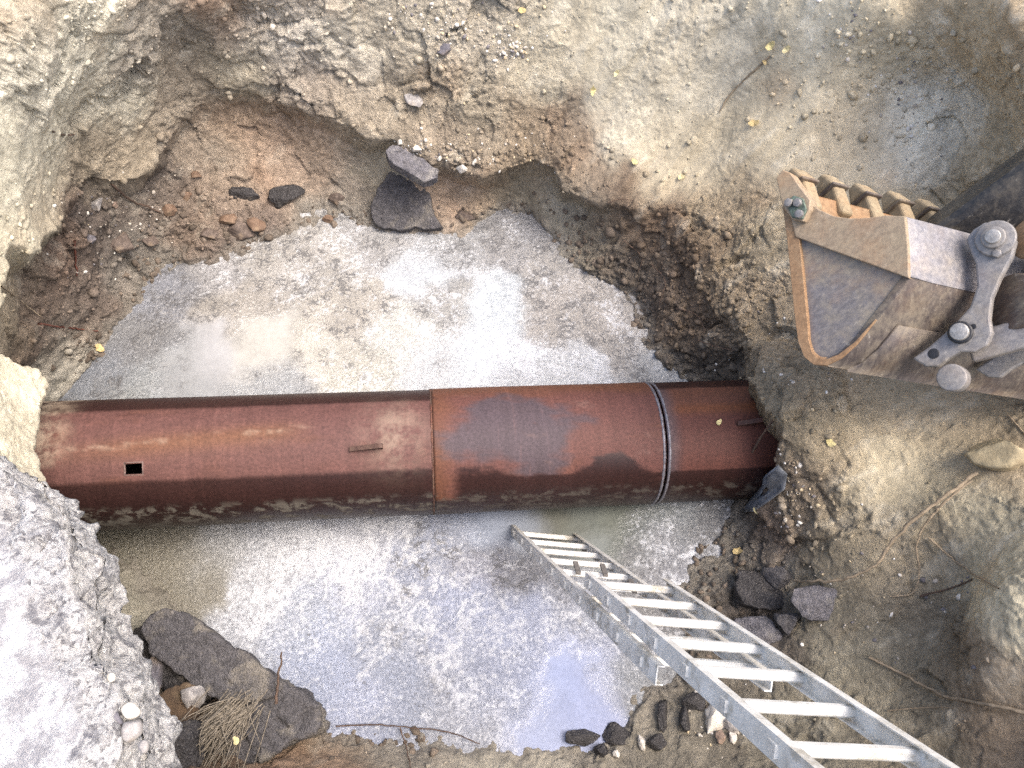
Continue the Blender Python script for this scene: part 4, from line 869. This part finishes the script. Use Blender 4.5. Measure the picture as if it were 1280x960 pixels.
shell('wear_strip', 4, 8, B_DARK, -.012, 0.0, .10, 1.48)
# orange rim round the near side plate
rim = []
for i in range(5, 16): rim.append(Pout[i])
bm = bmesh.new()
A = Pout[4:16]; I_ = np.array([Pout[i] + (inset(Pout, .05)[i] - Pout[i]) * min(1, .08 + (i - 4) * .13) for i in range(4, 16)])
va = [bm.verts.new(p + Ns * .010) for p in A]; vb = [bm.verts.new(p + Ns * .010) for p in I_]; vc = [bm.verts.new(p - Ns * .03) for p in A]; vd = [bm.verts.new(p - Ns * .03) for p in I_]
for i in range(len(A) - 1):
    bm.faces.new((va[i], va[i + 1], vb[i + 1], vb[i])); bm.faces.new((va[i], vc[i], vc[i + 1], va[i + 1])); bm.faces.new((vb[i], vb[i + 1], vd[i + 1], vd[i])); bm.faces.new((vc[i], vd[i], vd[i + 1], vc[i + 1]))
bm.faces.new((va[0], vb[0], vd[0], vc[0])); bm.faces.new((va[-1], vc[-1], vd[-1], vb[-1]))
bevel(mesh_bm('rim', bm, B_RIM, exc), .004)
mouth = [(1012, 252), (1024, 262), (1042, 270), (1062, 273), (1085, 272), (1108, 269), (1131, 270)]
side = [tuple(p) for p in prof[1:15]] + [(984, 262), (1000, 246)] + mouth
plate('side_plate', [sp_(u, v, .0) for u, v in side], Ns, .03, B_SIDE)
far_side = plate('side_plate', [sp_(u, v, .0) + Wd * (WID - .03) for u, v in side], Ns, .03, B_DARK); far_side['label'] = 'far side plate of the bucket'
wear = [(986, 262), (1000, 246)] + mouth + [(1135, 308), (1136, 348), (1090, 331), (1040, 313), (994, 296)]
o = plate('wear_plate', [sp_(u, v, .028) for u, v in wear], Ns, .032, B_TAN); o['label'] = 'rust-tan reinforcing plate on the near side'
# bolted side cutter at the tip
cut = plate('side_cutter', [sp_(u, v, .06) for u, v in [(970, 222), (978, 212), (988, 216), (1002, 236), (1013, 250), (1012, 262), (1004, 277), (990, 274), (978, 258)]], Ns, .07, B_TAN); bevel(cut, .008)
cut2 = plate('bolt_pad', [sp_(u, v, .068) for u, v in [(981, 252), (992, 244), (1004, 248), (1008, 262), (1003, 274), (990, 272)]], Ns, .02, GREEN, cut)
def cyl(name, p, d, r, ln, mat, parent=exc, seg=20, r2=None):
    d = nrm(d); bm = bmesh.new(); q = Vector(d).to_track_quat('Z', 'Y').to_matrix().to_4x4(); q.translation = Vector(np.asarray(p) + d * ln / 2)
    bmesh.ops.create_cone(bm, cap_ends=True, segments=seg, radius1=r, radius2=r if r2 is None else r2, depth=ln, matrix=q)
    o = mesh_bm(name, bm, mat, parent, True); bevel(o, min(r * .12, .006)); return o
for u, v in ((987, 254), (998, 254), (1000, 268)): cyl('bolt', sp_(u, v, .068), Ns, .018, .018, B_EAR, cut, 6)
# teeth on the lip
lip0 = atd(992, 262, 3.17)
TD = nrm(camv(-.10, .76, .40)); TN = nrm(np.cross(Wd, TD)); 
plate('lip_plate', [lip0 - TD * .10 + Wd * .02, lip0 + TD * .06 + Wd * .02, lip0 + TD * .06 + Wd * (WID - .02), lip0 - TD * .10 + Wd * (WID - .02)], TN if np.dot(TN, CAM - lip0) > 0 else -TN, .03, B_DARK)
def tooth(u, v):
    n = TN if np.dot(TN, CAM - lip0) > 0 else -TN
    c = onplane(u, v, lip0 + n * .04, n)
    def tbox(name, l0, l1, w0, w1, t0, t1, mat, sh0=0.0, sh1=0.0, parent=exc):
        bm = bmesh.new(); vs = []
        for l, w_, t_, s_ in ((l0, w0, t0, sh0), (l1, w1, t1, sh1)):
            for a, b in ((-1, -1), (1, -1), (1, 1), (-1, 1)): vs.append(bm.verts.new(c + TD * l + Wd * (a * w_) + n * (b * t_ + s_)))
        bm.faces.new(vs[:4][::-1]); bm.faces.new(vs[4:])
        for i in range(4): bm.faces.new((vs[i], vs[(i + 1) % 4], vs[4 + (i + 1) % 4], vs[4 + i]))
        o = mesh_bm(name, bm, mat, parent); bevel(o, .014, 3); return o
    t = tbox('tooth', .015, .10, .044, .038, .050, .024, B_TOOTH, 0, -.01)
    tbox('tooth_adapter', -.13, .015, .034, .032, .034, .04, B_TOOTH, 0, 0, t)
    tbox('tooth_lock', .002, .016, .047, .047, .054, .054, B_DARK, 0, 0, t)
for u, v in ((1004, 236), (1042, 243), (1083, 254), (1124, 263), (1161, 272)): tooth(u, v)
# hinge ears, pins and links
EW = .23
PE = sp_(1137, 330) + Wd * EW
def ep_(u, v, off=0.0): return onplane(u, v, PE, NE) + NE * off
NE = nrm(camv(-.62, .06, -.78))
ear_px = [(1207, 300), (1216, 287), (1230, 278), (1248, 276), (1264, 284), (1271, 300), (1266, 320), (1252, 346), (1241, 372), (1238, 398), (1241, 416), (1234, 432), (1218, 440), (1200, 440), (1186, 448), (1172, 459), (1156, 458), (1140, 448), (1160, 434), (1190, 408), (1212, 384), (1221, 358), (1219, 330)]
ear = plate('hinge_plate', [ep_(*p) for p in ear_px], NE, .05, B_EAR, bev=.008); ear['label'] = 'near grey hinge plate holding both pins'
ear2 = plate('hinge_plate', [ep_(*p) + Wd * .34 for p in ear_px], NE, .05, B_EAR, bev=.008); ear2['label'] = 'far hinge plate of the bucket'
cyl('hole', ep_(1167, 442, -.002), NE, .020, .004, BLACK, ear, 16); cyl('hole', ep_(1217, 408, -.002), NE, .010, .004, BLACK, ear, 12)
p1 = cyl('hinge_pin', ep_(1243, 299, -.5), NE, .026, .555, PINM); cyl('pin_nut', ep_(1243, 299, .0), NE, .040, .04, B_EAR, p1, 24); cyl('pin_bolt', ep_(1247, 318, .0), NE, .016, .03, B_EAR, p1, 6)
cyl('pin_collar', ep_(1245, 299, .0), NE, .066, .022, B_EAR, p1, 24)
p2 = cyl('hinge_pin', ep_(1201, 416, -.5), NE, .032, .545, PINM); cyl('pin_collar', ep_(1201, 416, .0), NE, .042, .022, BLACK, p2, 24)
cyl('lug', sp_(1135, 345) + (ep_(1195, 474) - sp_(1135, 345)), NE, .05, .10, B_EAR)
# crossing tubes behind the near ear
cyl('arm_boss', ep_(1262, 372, -.09), Wd, .105, .75, B_DARK, exc, 32)
cyl('arm_boss', ep_(1283, 292, -.08), Wd, .075, .6, B_RIM, exc, 32)
def bar(name, a, b, wv_, hv, mat, parent=exc, bv=.01):
    bm = bmesh.new(); vs = []
    for p in (a, b):
        for x, y in ((-1, -1), (1, -1), (1, 1), (-1, 1)): vs.append(bm.verts.new(p + wv_ * x + hv * y))
    bm.faces.new(vs[:4][::-1]); bm.faces.new(vs[4:])
    for i in range(4): bm.faces.new((vs[i], vs[(i + 1) % 4], vs[4 + (i + 1) % 4], vs[4 + i]))
    o = mesh_bm(name, bm, mat, parent); bevel(o, bv, 3); return o
ld = ep_(1330, 398, -.12) - ep_(1205, 432, -.12)
bar('tilt_link', ep_(1205, 432, -.12), ep_(1330, 398, -.12) + ld * .8, nrm(np.cross(ld, NE)) * .055, NE * .03, B_EAR)
# dark arm coming in from the upper right
aA, aB = atd(1190, 300, 3.30), atd(1400, 150, 2.95)
adir = nrm(aB - aA); aw = nrm(np.cross(adir, FW)); ah = np.cross(adir, aw)
bar('arm', aA - adir * .05, aB + adir * 1.2, aw * .12, ah * .14, B_ARM, exc, .05)

# ------------------------------------------------------------------ aluminium extension ladder
F0 = at(680, 668, 0.0); E0 = atd(1014, 950, 1.80)
LD = nrm(E0 - F0); lc = np.array((LD @ RT, LD @ UP, LD @ FW)); LR = nrm(RT - UP * .13 + FW * (-(lc[0] - .13 * lc[1]) / lc[2])); LN = np.cross(LR, LD)
if np.dot(LN, CAM - F0) < 0: LN = -LN
lad = empty('ladder', F0)
tag(lad, 'weathered aluminium extension ladder standing in the water at lower right', 'ladder')
LL = np.linalg.norm(E0 - F0)
def rail(s0, s1, x, nn, side_, label):
    # C-channel open towards the inside
    d, wth, t = .029, .024, .004
    prof_ = [(0, -d), (0, d), (-wth, d), (-wth, d - t), (-t, d - t), (-t, -d + t), (-wth, -d + t), (-wth, -d)]
    bm = bmesh.new(); A_ = []; B_ = []
    for a, b in prof_:
        q = F0 + LR * (x + side_ * a) + LN * (nn + b); A_.append(bm.verts.new(q + LD * s0)); B_.append(bm.verts.new(q + LD * s1))
    for i in range(8): bm.faces.new((A_[i], A_[(i + 1) % 8], B_[(i + 1) % 8], B_[i]))
    bm.faces.new(A_[::-1]); bm.faces.new(B_)
    o = mesh_bm('rail', bm, ALU, lad); o['label'] = label; return o
def rung(s, hw, nn):
    c = F0 + LD * s + LN * nn; bm = bmesh.new(); vs = []
    for x in (-hw - .004, hw + .004):
        for k in range(8):
            a = (k + .5) / 8 * 2 * math.pi; sx = .0155 * math.copysign(abs(math.cos(a)) ** .6, math.cos(a)); sy = .0145 * math.copysign(abs(math.sin(a)) ** .6, math.sin(a))
            vs.append(bm.verts.new(c + LR * x + LD * sx + LN * sy))
    for k in range(8): bm.faces.new((vs[k], vs[(k + 1) % 8], vs[8 + (k + 1) % 8], vs[8 + k]))
    bm.faces.new(vs[:8][::-1]); bm.faces.new(vs[8:]); r_ = mesh_bm('rung', bm, ALU, lad)
    for sg in (-1, 1):                                             # square rung end standing out of the rail web
        bm = bmesh.new(); e = []
        for x in (hw - .002, hw + .009):
            for a, b in ((-1, -1), (1, -1), (1, 1), (-1, 1)): e.append(bm.verts.new(c + LR * sg * x + LD * a * .017 + LN * b * .015))
        bm.faces.new(e[:4]); bm.faces.new(e[4:])
        for i in range(4): bm.faces.new((e[i], e[(i + 1) % 4], e[4 + (i + 1) % 4], e[4 + i]))
        x = hw + .0095; h = [bm.verts.new(c + LR * sg * x + LD * a * .010 + LN * b * .009) for a, b in ((-1, -1), (1, -1), (1, 1), (-1, 1))]; bm.faces.new(h)
        mesh_bm('rung_end', bm, RUNGEND, r_)
RUNGEND = mat_plain('rung_end_alu', (206, 204, 198), .5, .15, 60, .3)
HW = .188
def s_at(u, v):                                                     # station along the ladder nearest to a pixel
    best = min((((project((F0 + LD * s)[None])[1][0] - v) ** 2), s) for s in np.linspace(-.2, LL + .5, 700)); return best[1]
s_end1 = s_at(760, 846); s_beg2 = s_at(800, 752)
rail(-.22, s_end1 + .02, HW, 0, 1, 'right rail of the lower section'); rail(-.22, s_end1 + .02, -HW, 0, -1, 'left rail of the lower section')
rail(s_beg2, LL + .9, HW - .012, .078, 1, 'right rail of the upper section'); rail(s_beg2, LL + .9, -HW + .012, .078, -1, 'left rail of the upper section')
sp0 = s_at(680, 670); stp = (s_at(800, 753) - sp0) / 6.0
k = 0; s = sp0
while s < s_end1: rung(s, HW, 0); s += stp
s = s_beg2 + stp * .32
while s < LL + .9: rung(s, HW - .012, .078); s += stp
CLIP = mat_plain('dark_ladder_clip', (96, 92, 88), .6, .3, 50, .3)
for s_, x in ((s_at(720, 722), .05), (s_at(720, 722), -.08), (s_at(760, 742), .09), (s_at(760, 742), -.10)):
    bar('guide_hook', F0 + LD * s_ + LR * x + LN * .012, F0 + LD * (s_ - .06) + LR * (x - .004) + LN * .05, LR * .012, LN * .006, CLIP, lad, .002)

# ------------------------------------------------------------------ roots, twigs, straw
ROOT = mat_plain('pale_root', (138, 124, 104), .85, .3, 40); ROOT_D = mat_plain('brown_root', (84, 68, 58), .85, .3, 40); ROOT_R = mat_plain('red_root', (98, 58, 46), .8, .3, 40); STRAW = mat_plain('dry_straw', (122, 114, 102), .8, .4, 50)
def tube_np(pts, r0, r1, seg=6, rg=None):
    pts = np.asarray(pts); V = []; F = []
    n = len(pts)
    for i in range(n):
        t = nrm(pts[min(i + 1, n - 1)] - pts[max(i - 1, 0)]); a = nrm(np.cross(t, (.3, .5, .8))); b = np.cross(t, a); r_ = r0 + (r1 - r0) * i / (n - 1)
        if rg is not None: r_ *= rg.uniform(.8, 1.25)
        for k in range(seg): V.append(pts[i] + (a * math.cos(k / seg * 6.283) + b * math.sin(k / seg * 6.283)) * r_)
    for i in range(n - 1):
        for k in range(seg): F.append((i * seg + k, i * seg + (k + 1) % seg, i * seg + seg + (k + 1) % seg, i * seg + seg + k))
    return V, F
def spline(P, m=8):
    P = np.asarray(P, float); P = np.vstack([2 * P[0] - P[1], P, 2 * P[-1] - P[-2]]); out = []
    for i in range(1, len(P) - 2):
        for t in np.linspace(0, 1, m, endpoint=False):
            a, b, c, d = P[i - 1:i + 3]; out.append(.5 * (2 * b + (c - a) * t + (2 * a - 5 * b + 4 * c - d) * t * t + (3 * b - a - 3 * c + d) * t ** 3))
    out.append(P[-2]); return np.array(out)
def twig(name, px, r0, r1, mat, label, cat, lift=None, seed=1, group=None):
    pts = []
    for i, (u, v) in enumerate(px):
        p, n = surfw(u, v); l = (lift[i] if lift is not None else .008); pts.append(p + nrm(CAM - p) * l)
    pts = spline(pts, 7); rg = np.random.default_rng(seed); pts[1:-1] += rg.normal(size=(len(pts) - 2, 3)) * r0 * .25
    base = pts[0].copy(); V, F = tube_np(pts - base, r0 * .75, r1 * .7, 6, rg); o = mesh_np(name, V, F, mat); o.location = Vector(base); return tag(o, label, cat, group)
twig('root', [(1222, 590), (1190, 612), (1150, 640), (1120, 670), (1095, 705), (1060, 722), (1025, 726), (990, 724)], .013, .008, ROOT, 'long pale root curving from the clay clod down to the rubble', 'root', [.05, .06, .08, .09, .08, .08, .09, .08])
twig('root', [(1215, 600), (1185, 625), (1160, 650), (1146, 680), (1148, 715), (1140, 740), (1110, 744)], .008, .005, ROOT, 'thin pale root hooking left below the clay clod', 'root', [.05, .05, .04, .03, .03, .03, .03])
twig('root', [(1160, 672), (1185, 692), (1215, 715), (1248, 734)], .007, .004, ROOT, 'straight pale twig crossing the clay bulge', 'root', [.03, .03, .02, .02])
twig('root', [(1150, 745), (1190, 735), (1215, 722)], .006, .004, ROOT_D, 'short brown root left of the clay bulge', 'root')
twig('branch', [(1086, 820), (1130, 845), (1180, 868), (1235, 880), (1290, 893)], .008, .012, ROOT, 'thin dry branch lying on the slope right of the ladder', 'branch', [.03, .02, .02, .03, .03])
twig('branch', [(1110, 888), (1170, 884), (1240, 889)], .004, .003, ROOT, 'very thin twig below the dry branch', 'branch')
twig('branch', [(961, 70), (940, 90), (915, 115), (898, 140)], .008, .005, ROOT, 'thin pale root on the scraped far wall', 'root')
twig('branch', [(1260, 518), (1285, 545)], .006, .005, ROOT, 'short pale twig at the right edge above the clod', 'root')
tw = [pipe_pt(s_of(940, 566), pix_phi(940, 566)) + upv * .004, at(952, 545, .62), at(963, 530, .72), at(976, 512, .80)]
V, F = tube_np(spline(tw, 6) - tw[0], .007, .005, 6, np.random.default_rng(2)); o = mesh_np('twig', V, F, ROOT_D); o.location = Vector(tw[0]); tag(o, 'brown twig leaning on the right end of the pipe', 'twig')
twig('root', [(48, 404), (75, 409), (100, 410), (122, 413)], .009, .006, ROOT_R, 'reddish root on the left mud above the pipe', 'root', [.02] * 4)
twig('root', [(92, 300), (94, 325), (96, 345)], .009, .006, ROOT_R, 'short reddish root standing on the left mud shelf', 'root', [.02] * 3)
twig('root', [(0, 356), (16, 368), (34, 382), (50, 395)], .006, .004, ROOT, 'thin pale root at the left edge', 'root', [.02] * 4)
twig('root', [(140, 232), (165, 250), (190, 260), (215, 275)], .010, .006, ROOT_D, 'dark root along the foot of the left wall', 'root', [.02] * 4)
twig('root', [(65, 164), (80, 168), (93, 166)], .008, .005, ROOT_D, 'short dark twig in the pale left wall', 'root')
for k, (px, lab) in enumerate([([(760, 255), (775, 248), (790, 250)], 'fine rootlet at the top lip of the brown bank'), ([(870, 425), (895, 432), (920, 440)], 'fine rootlet low in the brown bank above the right pipe end'), ([(845, 385), (870, 395), (880, 415)], 'fine rootlet in the middle of the brown bank'),
                              ([(780, 300), (800, 320), (795, 345)], 'fine rootlet nearest the water in the brown bank'), ([(815, 330), (830, 350), (822, 380)], 'fine curved rootlet hanging below the bank lip')]):
    twig('rootlet', px, .004, .003, ROOT_D, lab, 'root', [.02] * 3, k, 'fine rootlets in the right bank')
twig('branch', [(420, 908), (470, 906), (520, 910), (560, 915), (600, 930)], .006, .004, ROOT_D, 'thin dark branch floating along the bottom shore', 'branch', [.03] * 5)
twig('branch', [(500, 910), (508, 935), (512, 960)], .005, .004, ROOT_D, 'thin dark stick pointing down from the floating branch', 'branch', [.03] * 3)
twig('twig', [(345, 880), (348, 850), (352, 815)], .010, .006, ROOT_D, 'upright reddish brown twig on the asphalt plate', 'twig', [.33, .36, .42])
# straw bundle: many thin blades
SV_, SF_ = [], []; nb = 0; rs = np.random.default_rng(9)
for k in range(150):
    u_, v_ = 300 + rs.normal() * 14, 882 + rs.normal() * 8; ln = rs.uniform(.7, 1.2)
    e = (u_ - 62 * ln + rs.normal() * 24, v_ + 80 * ln + rs.normal() * 12)
    a_ = at(u_, v_, .36 + rs.uniform(0, .05)); c_ = at(e[0], e[1], .30 + rs.uniform(0, .06)); m_ = (a_ + c_) / 2 + rs.normal(size=3) * .03 + np.array((0, 0, .03))
    V, F = tube_np(spline([a_, m_, c_], 4), .0035, .0015, 4); SV_ += list(V); SF_ += [tuple(np.array(f) + nb) for f in F]; nb += len(V)
o = mesh_np('straw_bundle', np.array(SV_), SF_, STRAW); tag(o, 'grey dry straw hanging over the asphalt plate at lower left', 'straw')
tag(o, kind='stuff')
# clay clod that holds the root, and torn film at the pipe's right end
rock('clay_clod', 1245, 570, 36, 22, .10, mat_stone('grey_clay', (150, 138, 112), (166, 154, 126), .95), 'rounded grey clay clod gripping the pale roots at the right', 'clay', 71, None, .2, .2, 0.0, 4, 4)
FILM = mat_plain('wet_grey_film', (104, 108, 114), .3, .4, 20)
def film(px, lifts, label):
    m = len(px); top = []; 
    pts = [surfw(u, v)[0] + nrm(CAM - surfw(u, v)[0]) * l for (u, v), l in zip(px, lifts)]
    c = np.mean(pts, 0); rg = np.random.default_rng(4); V = [c]; F = []
    K = 5
    for r_ in range(1, K + 1):
        for i in range(m): V.append(c + (pts[i] - c) * r_ / K + nrm(CAM - c) * rg.normal() * .012)
    V2 = [np.array(p) + FW * .006 for p in V]
    idx = lambda r_, i: 1 + (r_ - 1) * m + i % m
    for i in range(m):
        F.append((0, idx(1, i), idx(1, i + 1), idx(1, i + 1)))
        for r_ in range(1, K): F.append((idx(r_, i), idx(r_ + 1, i), idx(r_ + 1, i + 1), idx(r_, i + 1)))
    tri = [f for f in F]
    o = mesh_np('torn_film', np.array(V), [f for f in tri if len(set(f)) == 4], FILM); o.modifiers.new('t', 'SOLIDIFY').thickness = .006
    return tag(o, label, 'film')
film([(948, 600), (972, 580), (985, 592), (980, 612), (962, 625), (940, 640), (925, 640), (938, 620)], [.08, .08, .03, .03, .03, .03, .03, .06], 'torn wet grey film under the right end of the pipe')

# ------------------------------------------------------------------ yellow leaves
LEAFS = [mat_plain('yellow_leaf', (200, 186, 132), .7, .3, 80), mat_plain('pale_leaf', (204, 192, 146), .7, .3, 80), mat_plain('tan_leaf', (190, 168, 118), .7, .3, 80)]
leaves = [(965, 57, 'upper leaf of two close to the root on the far wall', 6), (982, 60, 'leaf right of the root on the far wall', 5), (942, 154, 'leaf on the bare right wall above the bucket teeth', 6), (741, 112, 'leaf on the smooth far wall', 5), (771, 91, 'small orange leaf on the far wall', 4), (651, 13, 'leaf at the top edge above the gravel', 5),
          (793, 203, 'pale leaf low on the far wall', 5), (850, 220, 'leaf at the top of the brown bank', 4), (122, 435, 'leaf on the scum left above the pipe', 6), (1037, 551, 'leaf on the clay right of the pipe', 6), (945, 641, 'leaf below the right pipe end', 6), (925, 688, 'leaf on the mud above the rubble', 6),
          (898, 529, 'leaf lying on the right pipe length', 4), (295, 926, 'leaf lying on the straw', 5), (956, 77, 'lowest leaf near the far wall root', 3)]
for k, (u, v, lab, r_) in enumerate(leaves):
    r_ *= 1.15
    if 'pipe length' in lab: s = s_of(u, v); ph = pix_phi(u, v); n = sid * math.sin(ph) + upv * math.cos(ph); p = pipe_pt(s, ph) + n * .006
    elif 'straw' in lab: p, n = at(u, v, .42), np.array((0, 0, 1.0))
    else: p, n = surfw(u, v); n = nrm(n * .7 + nrm(CAM - p) * .6); p = p + n * .02
    sc = np.dot(p - CAM, FW) / FPX * r_; rg = np.random.default_rng(100 + k)
    X = nrm(np.cross(n, rg.normal(size=3))); Y = np.cross(n, X); m = 10; V = [np.zeros(3)]; F = []
    for i in range(m):
        a = i / m * 6.283; q = 1 + rg.uniform(-.2, .2) - .25 * abs(math.sin(a)); V.append((X * math.cos(a) + Y * math.sin(a) * .8) * sc * q + n * sc * (.35 * math.cos(a) ** 2 + rg.uniform(-.1, .1)))
    me = bpy.data.meshes.new('fallen_leaf'); me.from_pydata([tuple(x) for x in V], [], [(0, 1 + i, 1 + (i + 1) % m) for i in range(m)]); me.materials.append(LEAFS[k % 3])
    o = put(bpy.data.objects.new('fallen_leaf', me)); o.location = Vector(p); o.modifiers.new('t', 'SOLIDIFY').thickness = .0015
    tag(o, 'yellow ' + lab, 'leaf', 'fallen yellow leaves')

# ------------------------------------------------------------------ loose clods and gravel (uncountable)
ICO = bmesh.new(); bmesh.ops.create_icosphere(ICO, subdivisions=1, radius=1.0)
IV = np.array([q.co[:] for q in ICO.verts]); IF = np.array([[q.index for q in f.verts] for f in ICO.faces]); ICO.free()
def scatter(name, idx, size, cols, mat, label, seed, jit=.35):
    rg = np.random.default_rng(seed); n = len(idx); nv = len(IV)
    V = np.tile(IV, (n, 1, 1)) * (1 + rg.uniform(-jit, jit, size=(n, nv, 1)))
    Qr = np.linalg.qr(rg.normal(size=(n, 3, 3)))[0]
    V = V * rg.uniform(.45, 1.15, size=(n, 1, 3)) * size[:, None, None]
    V = np.einsum('nij,nkj->nki', Qr, V) + (P1[idx] - NRM[idx] * size[:, None] * .05)[:, None]
    F = (IF[None] + (np.arange(n) * nv)[:, None, None]).reshape(-1, 3)
    C = np.repeat(cols, nv, 0)
    o = mesh_np(name, V.reshape(-1, 3), F, mat, smooth_=False, attrs={'Col': ('FLOAT_COLOR', C)}); return tag(o, label, kind='stuff')
seen = np.where(used & (d1 > .3) & (u1 > -120) & (u1 < 1400) & (v1 > -120) & (v1 < 1080) & (P1[:, 2] > .015))[0]
pw = np.clip(amp[seen], .15, 2) ** 2 * (.4 + smooth(.05, .4, fbm(P1[seen], 2.2, 3, .6, 21.0)) * 2.0); pw /= pw.sum()
ci = rng.choice(seen, 5500, p=pw); cs = .005 * np.exp(rng.normal(size=len(ci)) * .55) ; cs = np.clip(cs, .003, .03)
scatter('soil_clods', ci, cs, col[ci] * rng.uniform(.75, 1.2, size=(len(ci), 1)), CLOD, 'loose crumbs and clods of soil over the pit walls', 31)
def pick(u, v, su, sv, n, seed):
    rg = np.random.default_rng(seed); return np.array([sidx(min(max(u + rg.normal() * su, -50), 1330), min(max(v + rg.normal() * sv, -50), 1000)) for _ in range(n)])
gi = np.concatenate([pick(640, 62, 14, 12, 60, 1), pick(560, 30, 12, 14, 40, 2), pick(620, 45, 45, 25, 60, 3), pick(520, 20, 20, 15, 30, 4), pick(530, 190, 35, 8, 50, 5), pick(1060, 40, 25, 25, 40, 6), pick(1140, 130, 30, 45, 80, 7), pick(985, 620, 15, 25, 70, 8), pick(150, 275, 45, 30, 80, 9), pick(900, 900, 30, 30, 50, 10), pick(1000, 450, 60, 40, 50, 11), pick(620, 190, 60, 15, 40, 12), pick(1100, 740, 60, 60, 50, 13)])
gs = np.clip(.008 * np.exp(rng.normal(size=len(gi)) * .45), .004, .02)
pal = np.array([srgb(206, 200, 190), srgb(180, 172, 160), srgb(120, 116, 118), srgb(196, 180, 150), srgb(222, 218, 210)])
scatter('gravel', gi, gs, pal[rng.integers(0, 5, len(gi))], CLOD, 'small pale gravel scattered in the pit walls', 32, .2)

bi_ = np.concatenate([pick(850, 350, 40, 45, 260, 21), pick(880, 430, 35, 25, 160, 22), pick(110, 330, 55, 60, 260, 23), pick(270, 270, 60, 25, 160, 24), pick(620, 190, 90, 12, 120, 25), pick(980, 640, 30, 50, 120, 26), pick(930, 380, 30, 40, 120, 27), pick(1100, 100, 60, 60, 140, 28), pick(200, 60, 120, 50, 160, 29)])
bi_ = bi_[P1[bi_, 2] > .0]
bs = np.clip(.013 * np.exp(rng.normal(size=len(bi_)) * .45), .006, .035)
scatter('earth_lumps', bi_, bs, col[bi_] * rng.uniform(.7, 1.15, size=(len(bi_), 1)), CLOD, 'crumbled lumps of earth lying along the banks', 33, .3)

sh_ = np.concatenate([pick(190, 340, 30, 25, 70, 41), pick(300, 295, 40, 12, 70, 42), pick(440, 275, 40, 10, 60, 43), pick(620, 265, 50, 10, 50, 44), pick(740, 310, 25, 20, 60, 45), pick(800, 390, 20, 35, 80, 46), pick(110, 430, 20, 20, 40, 47), pick(900, 690, 25, 30, 60, 48), pick(870, 800, 20, 40, 50, 49), pick(480, 925, 60, 8, 40, 50)])
sh_ = sh_[(P1[sh_, 2] > -.03)]
ss_ = np.clip(.016 * np.exp(rng.normal(size=len(sh_)) * .5), .007, .04)
scatter('shore_mud', sh_, ss_, np.array(srgb(104, 94, 84))[None] * rng.uniform(.6, 1.25, size=(len(sh_), 1)), CLOD, 'wet lumps of mud along the edge of the scummy water', 34, .3)
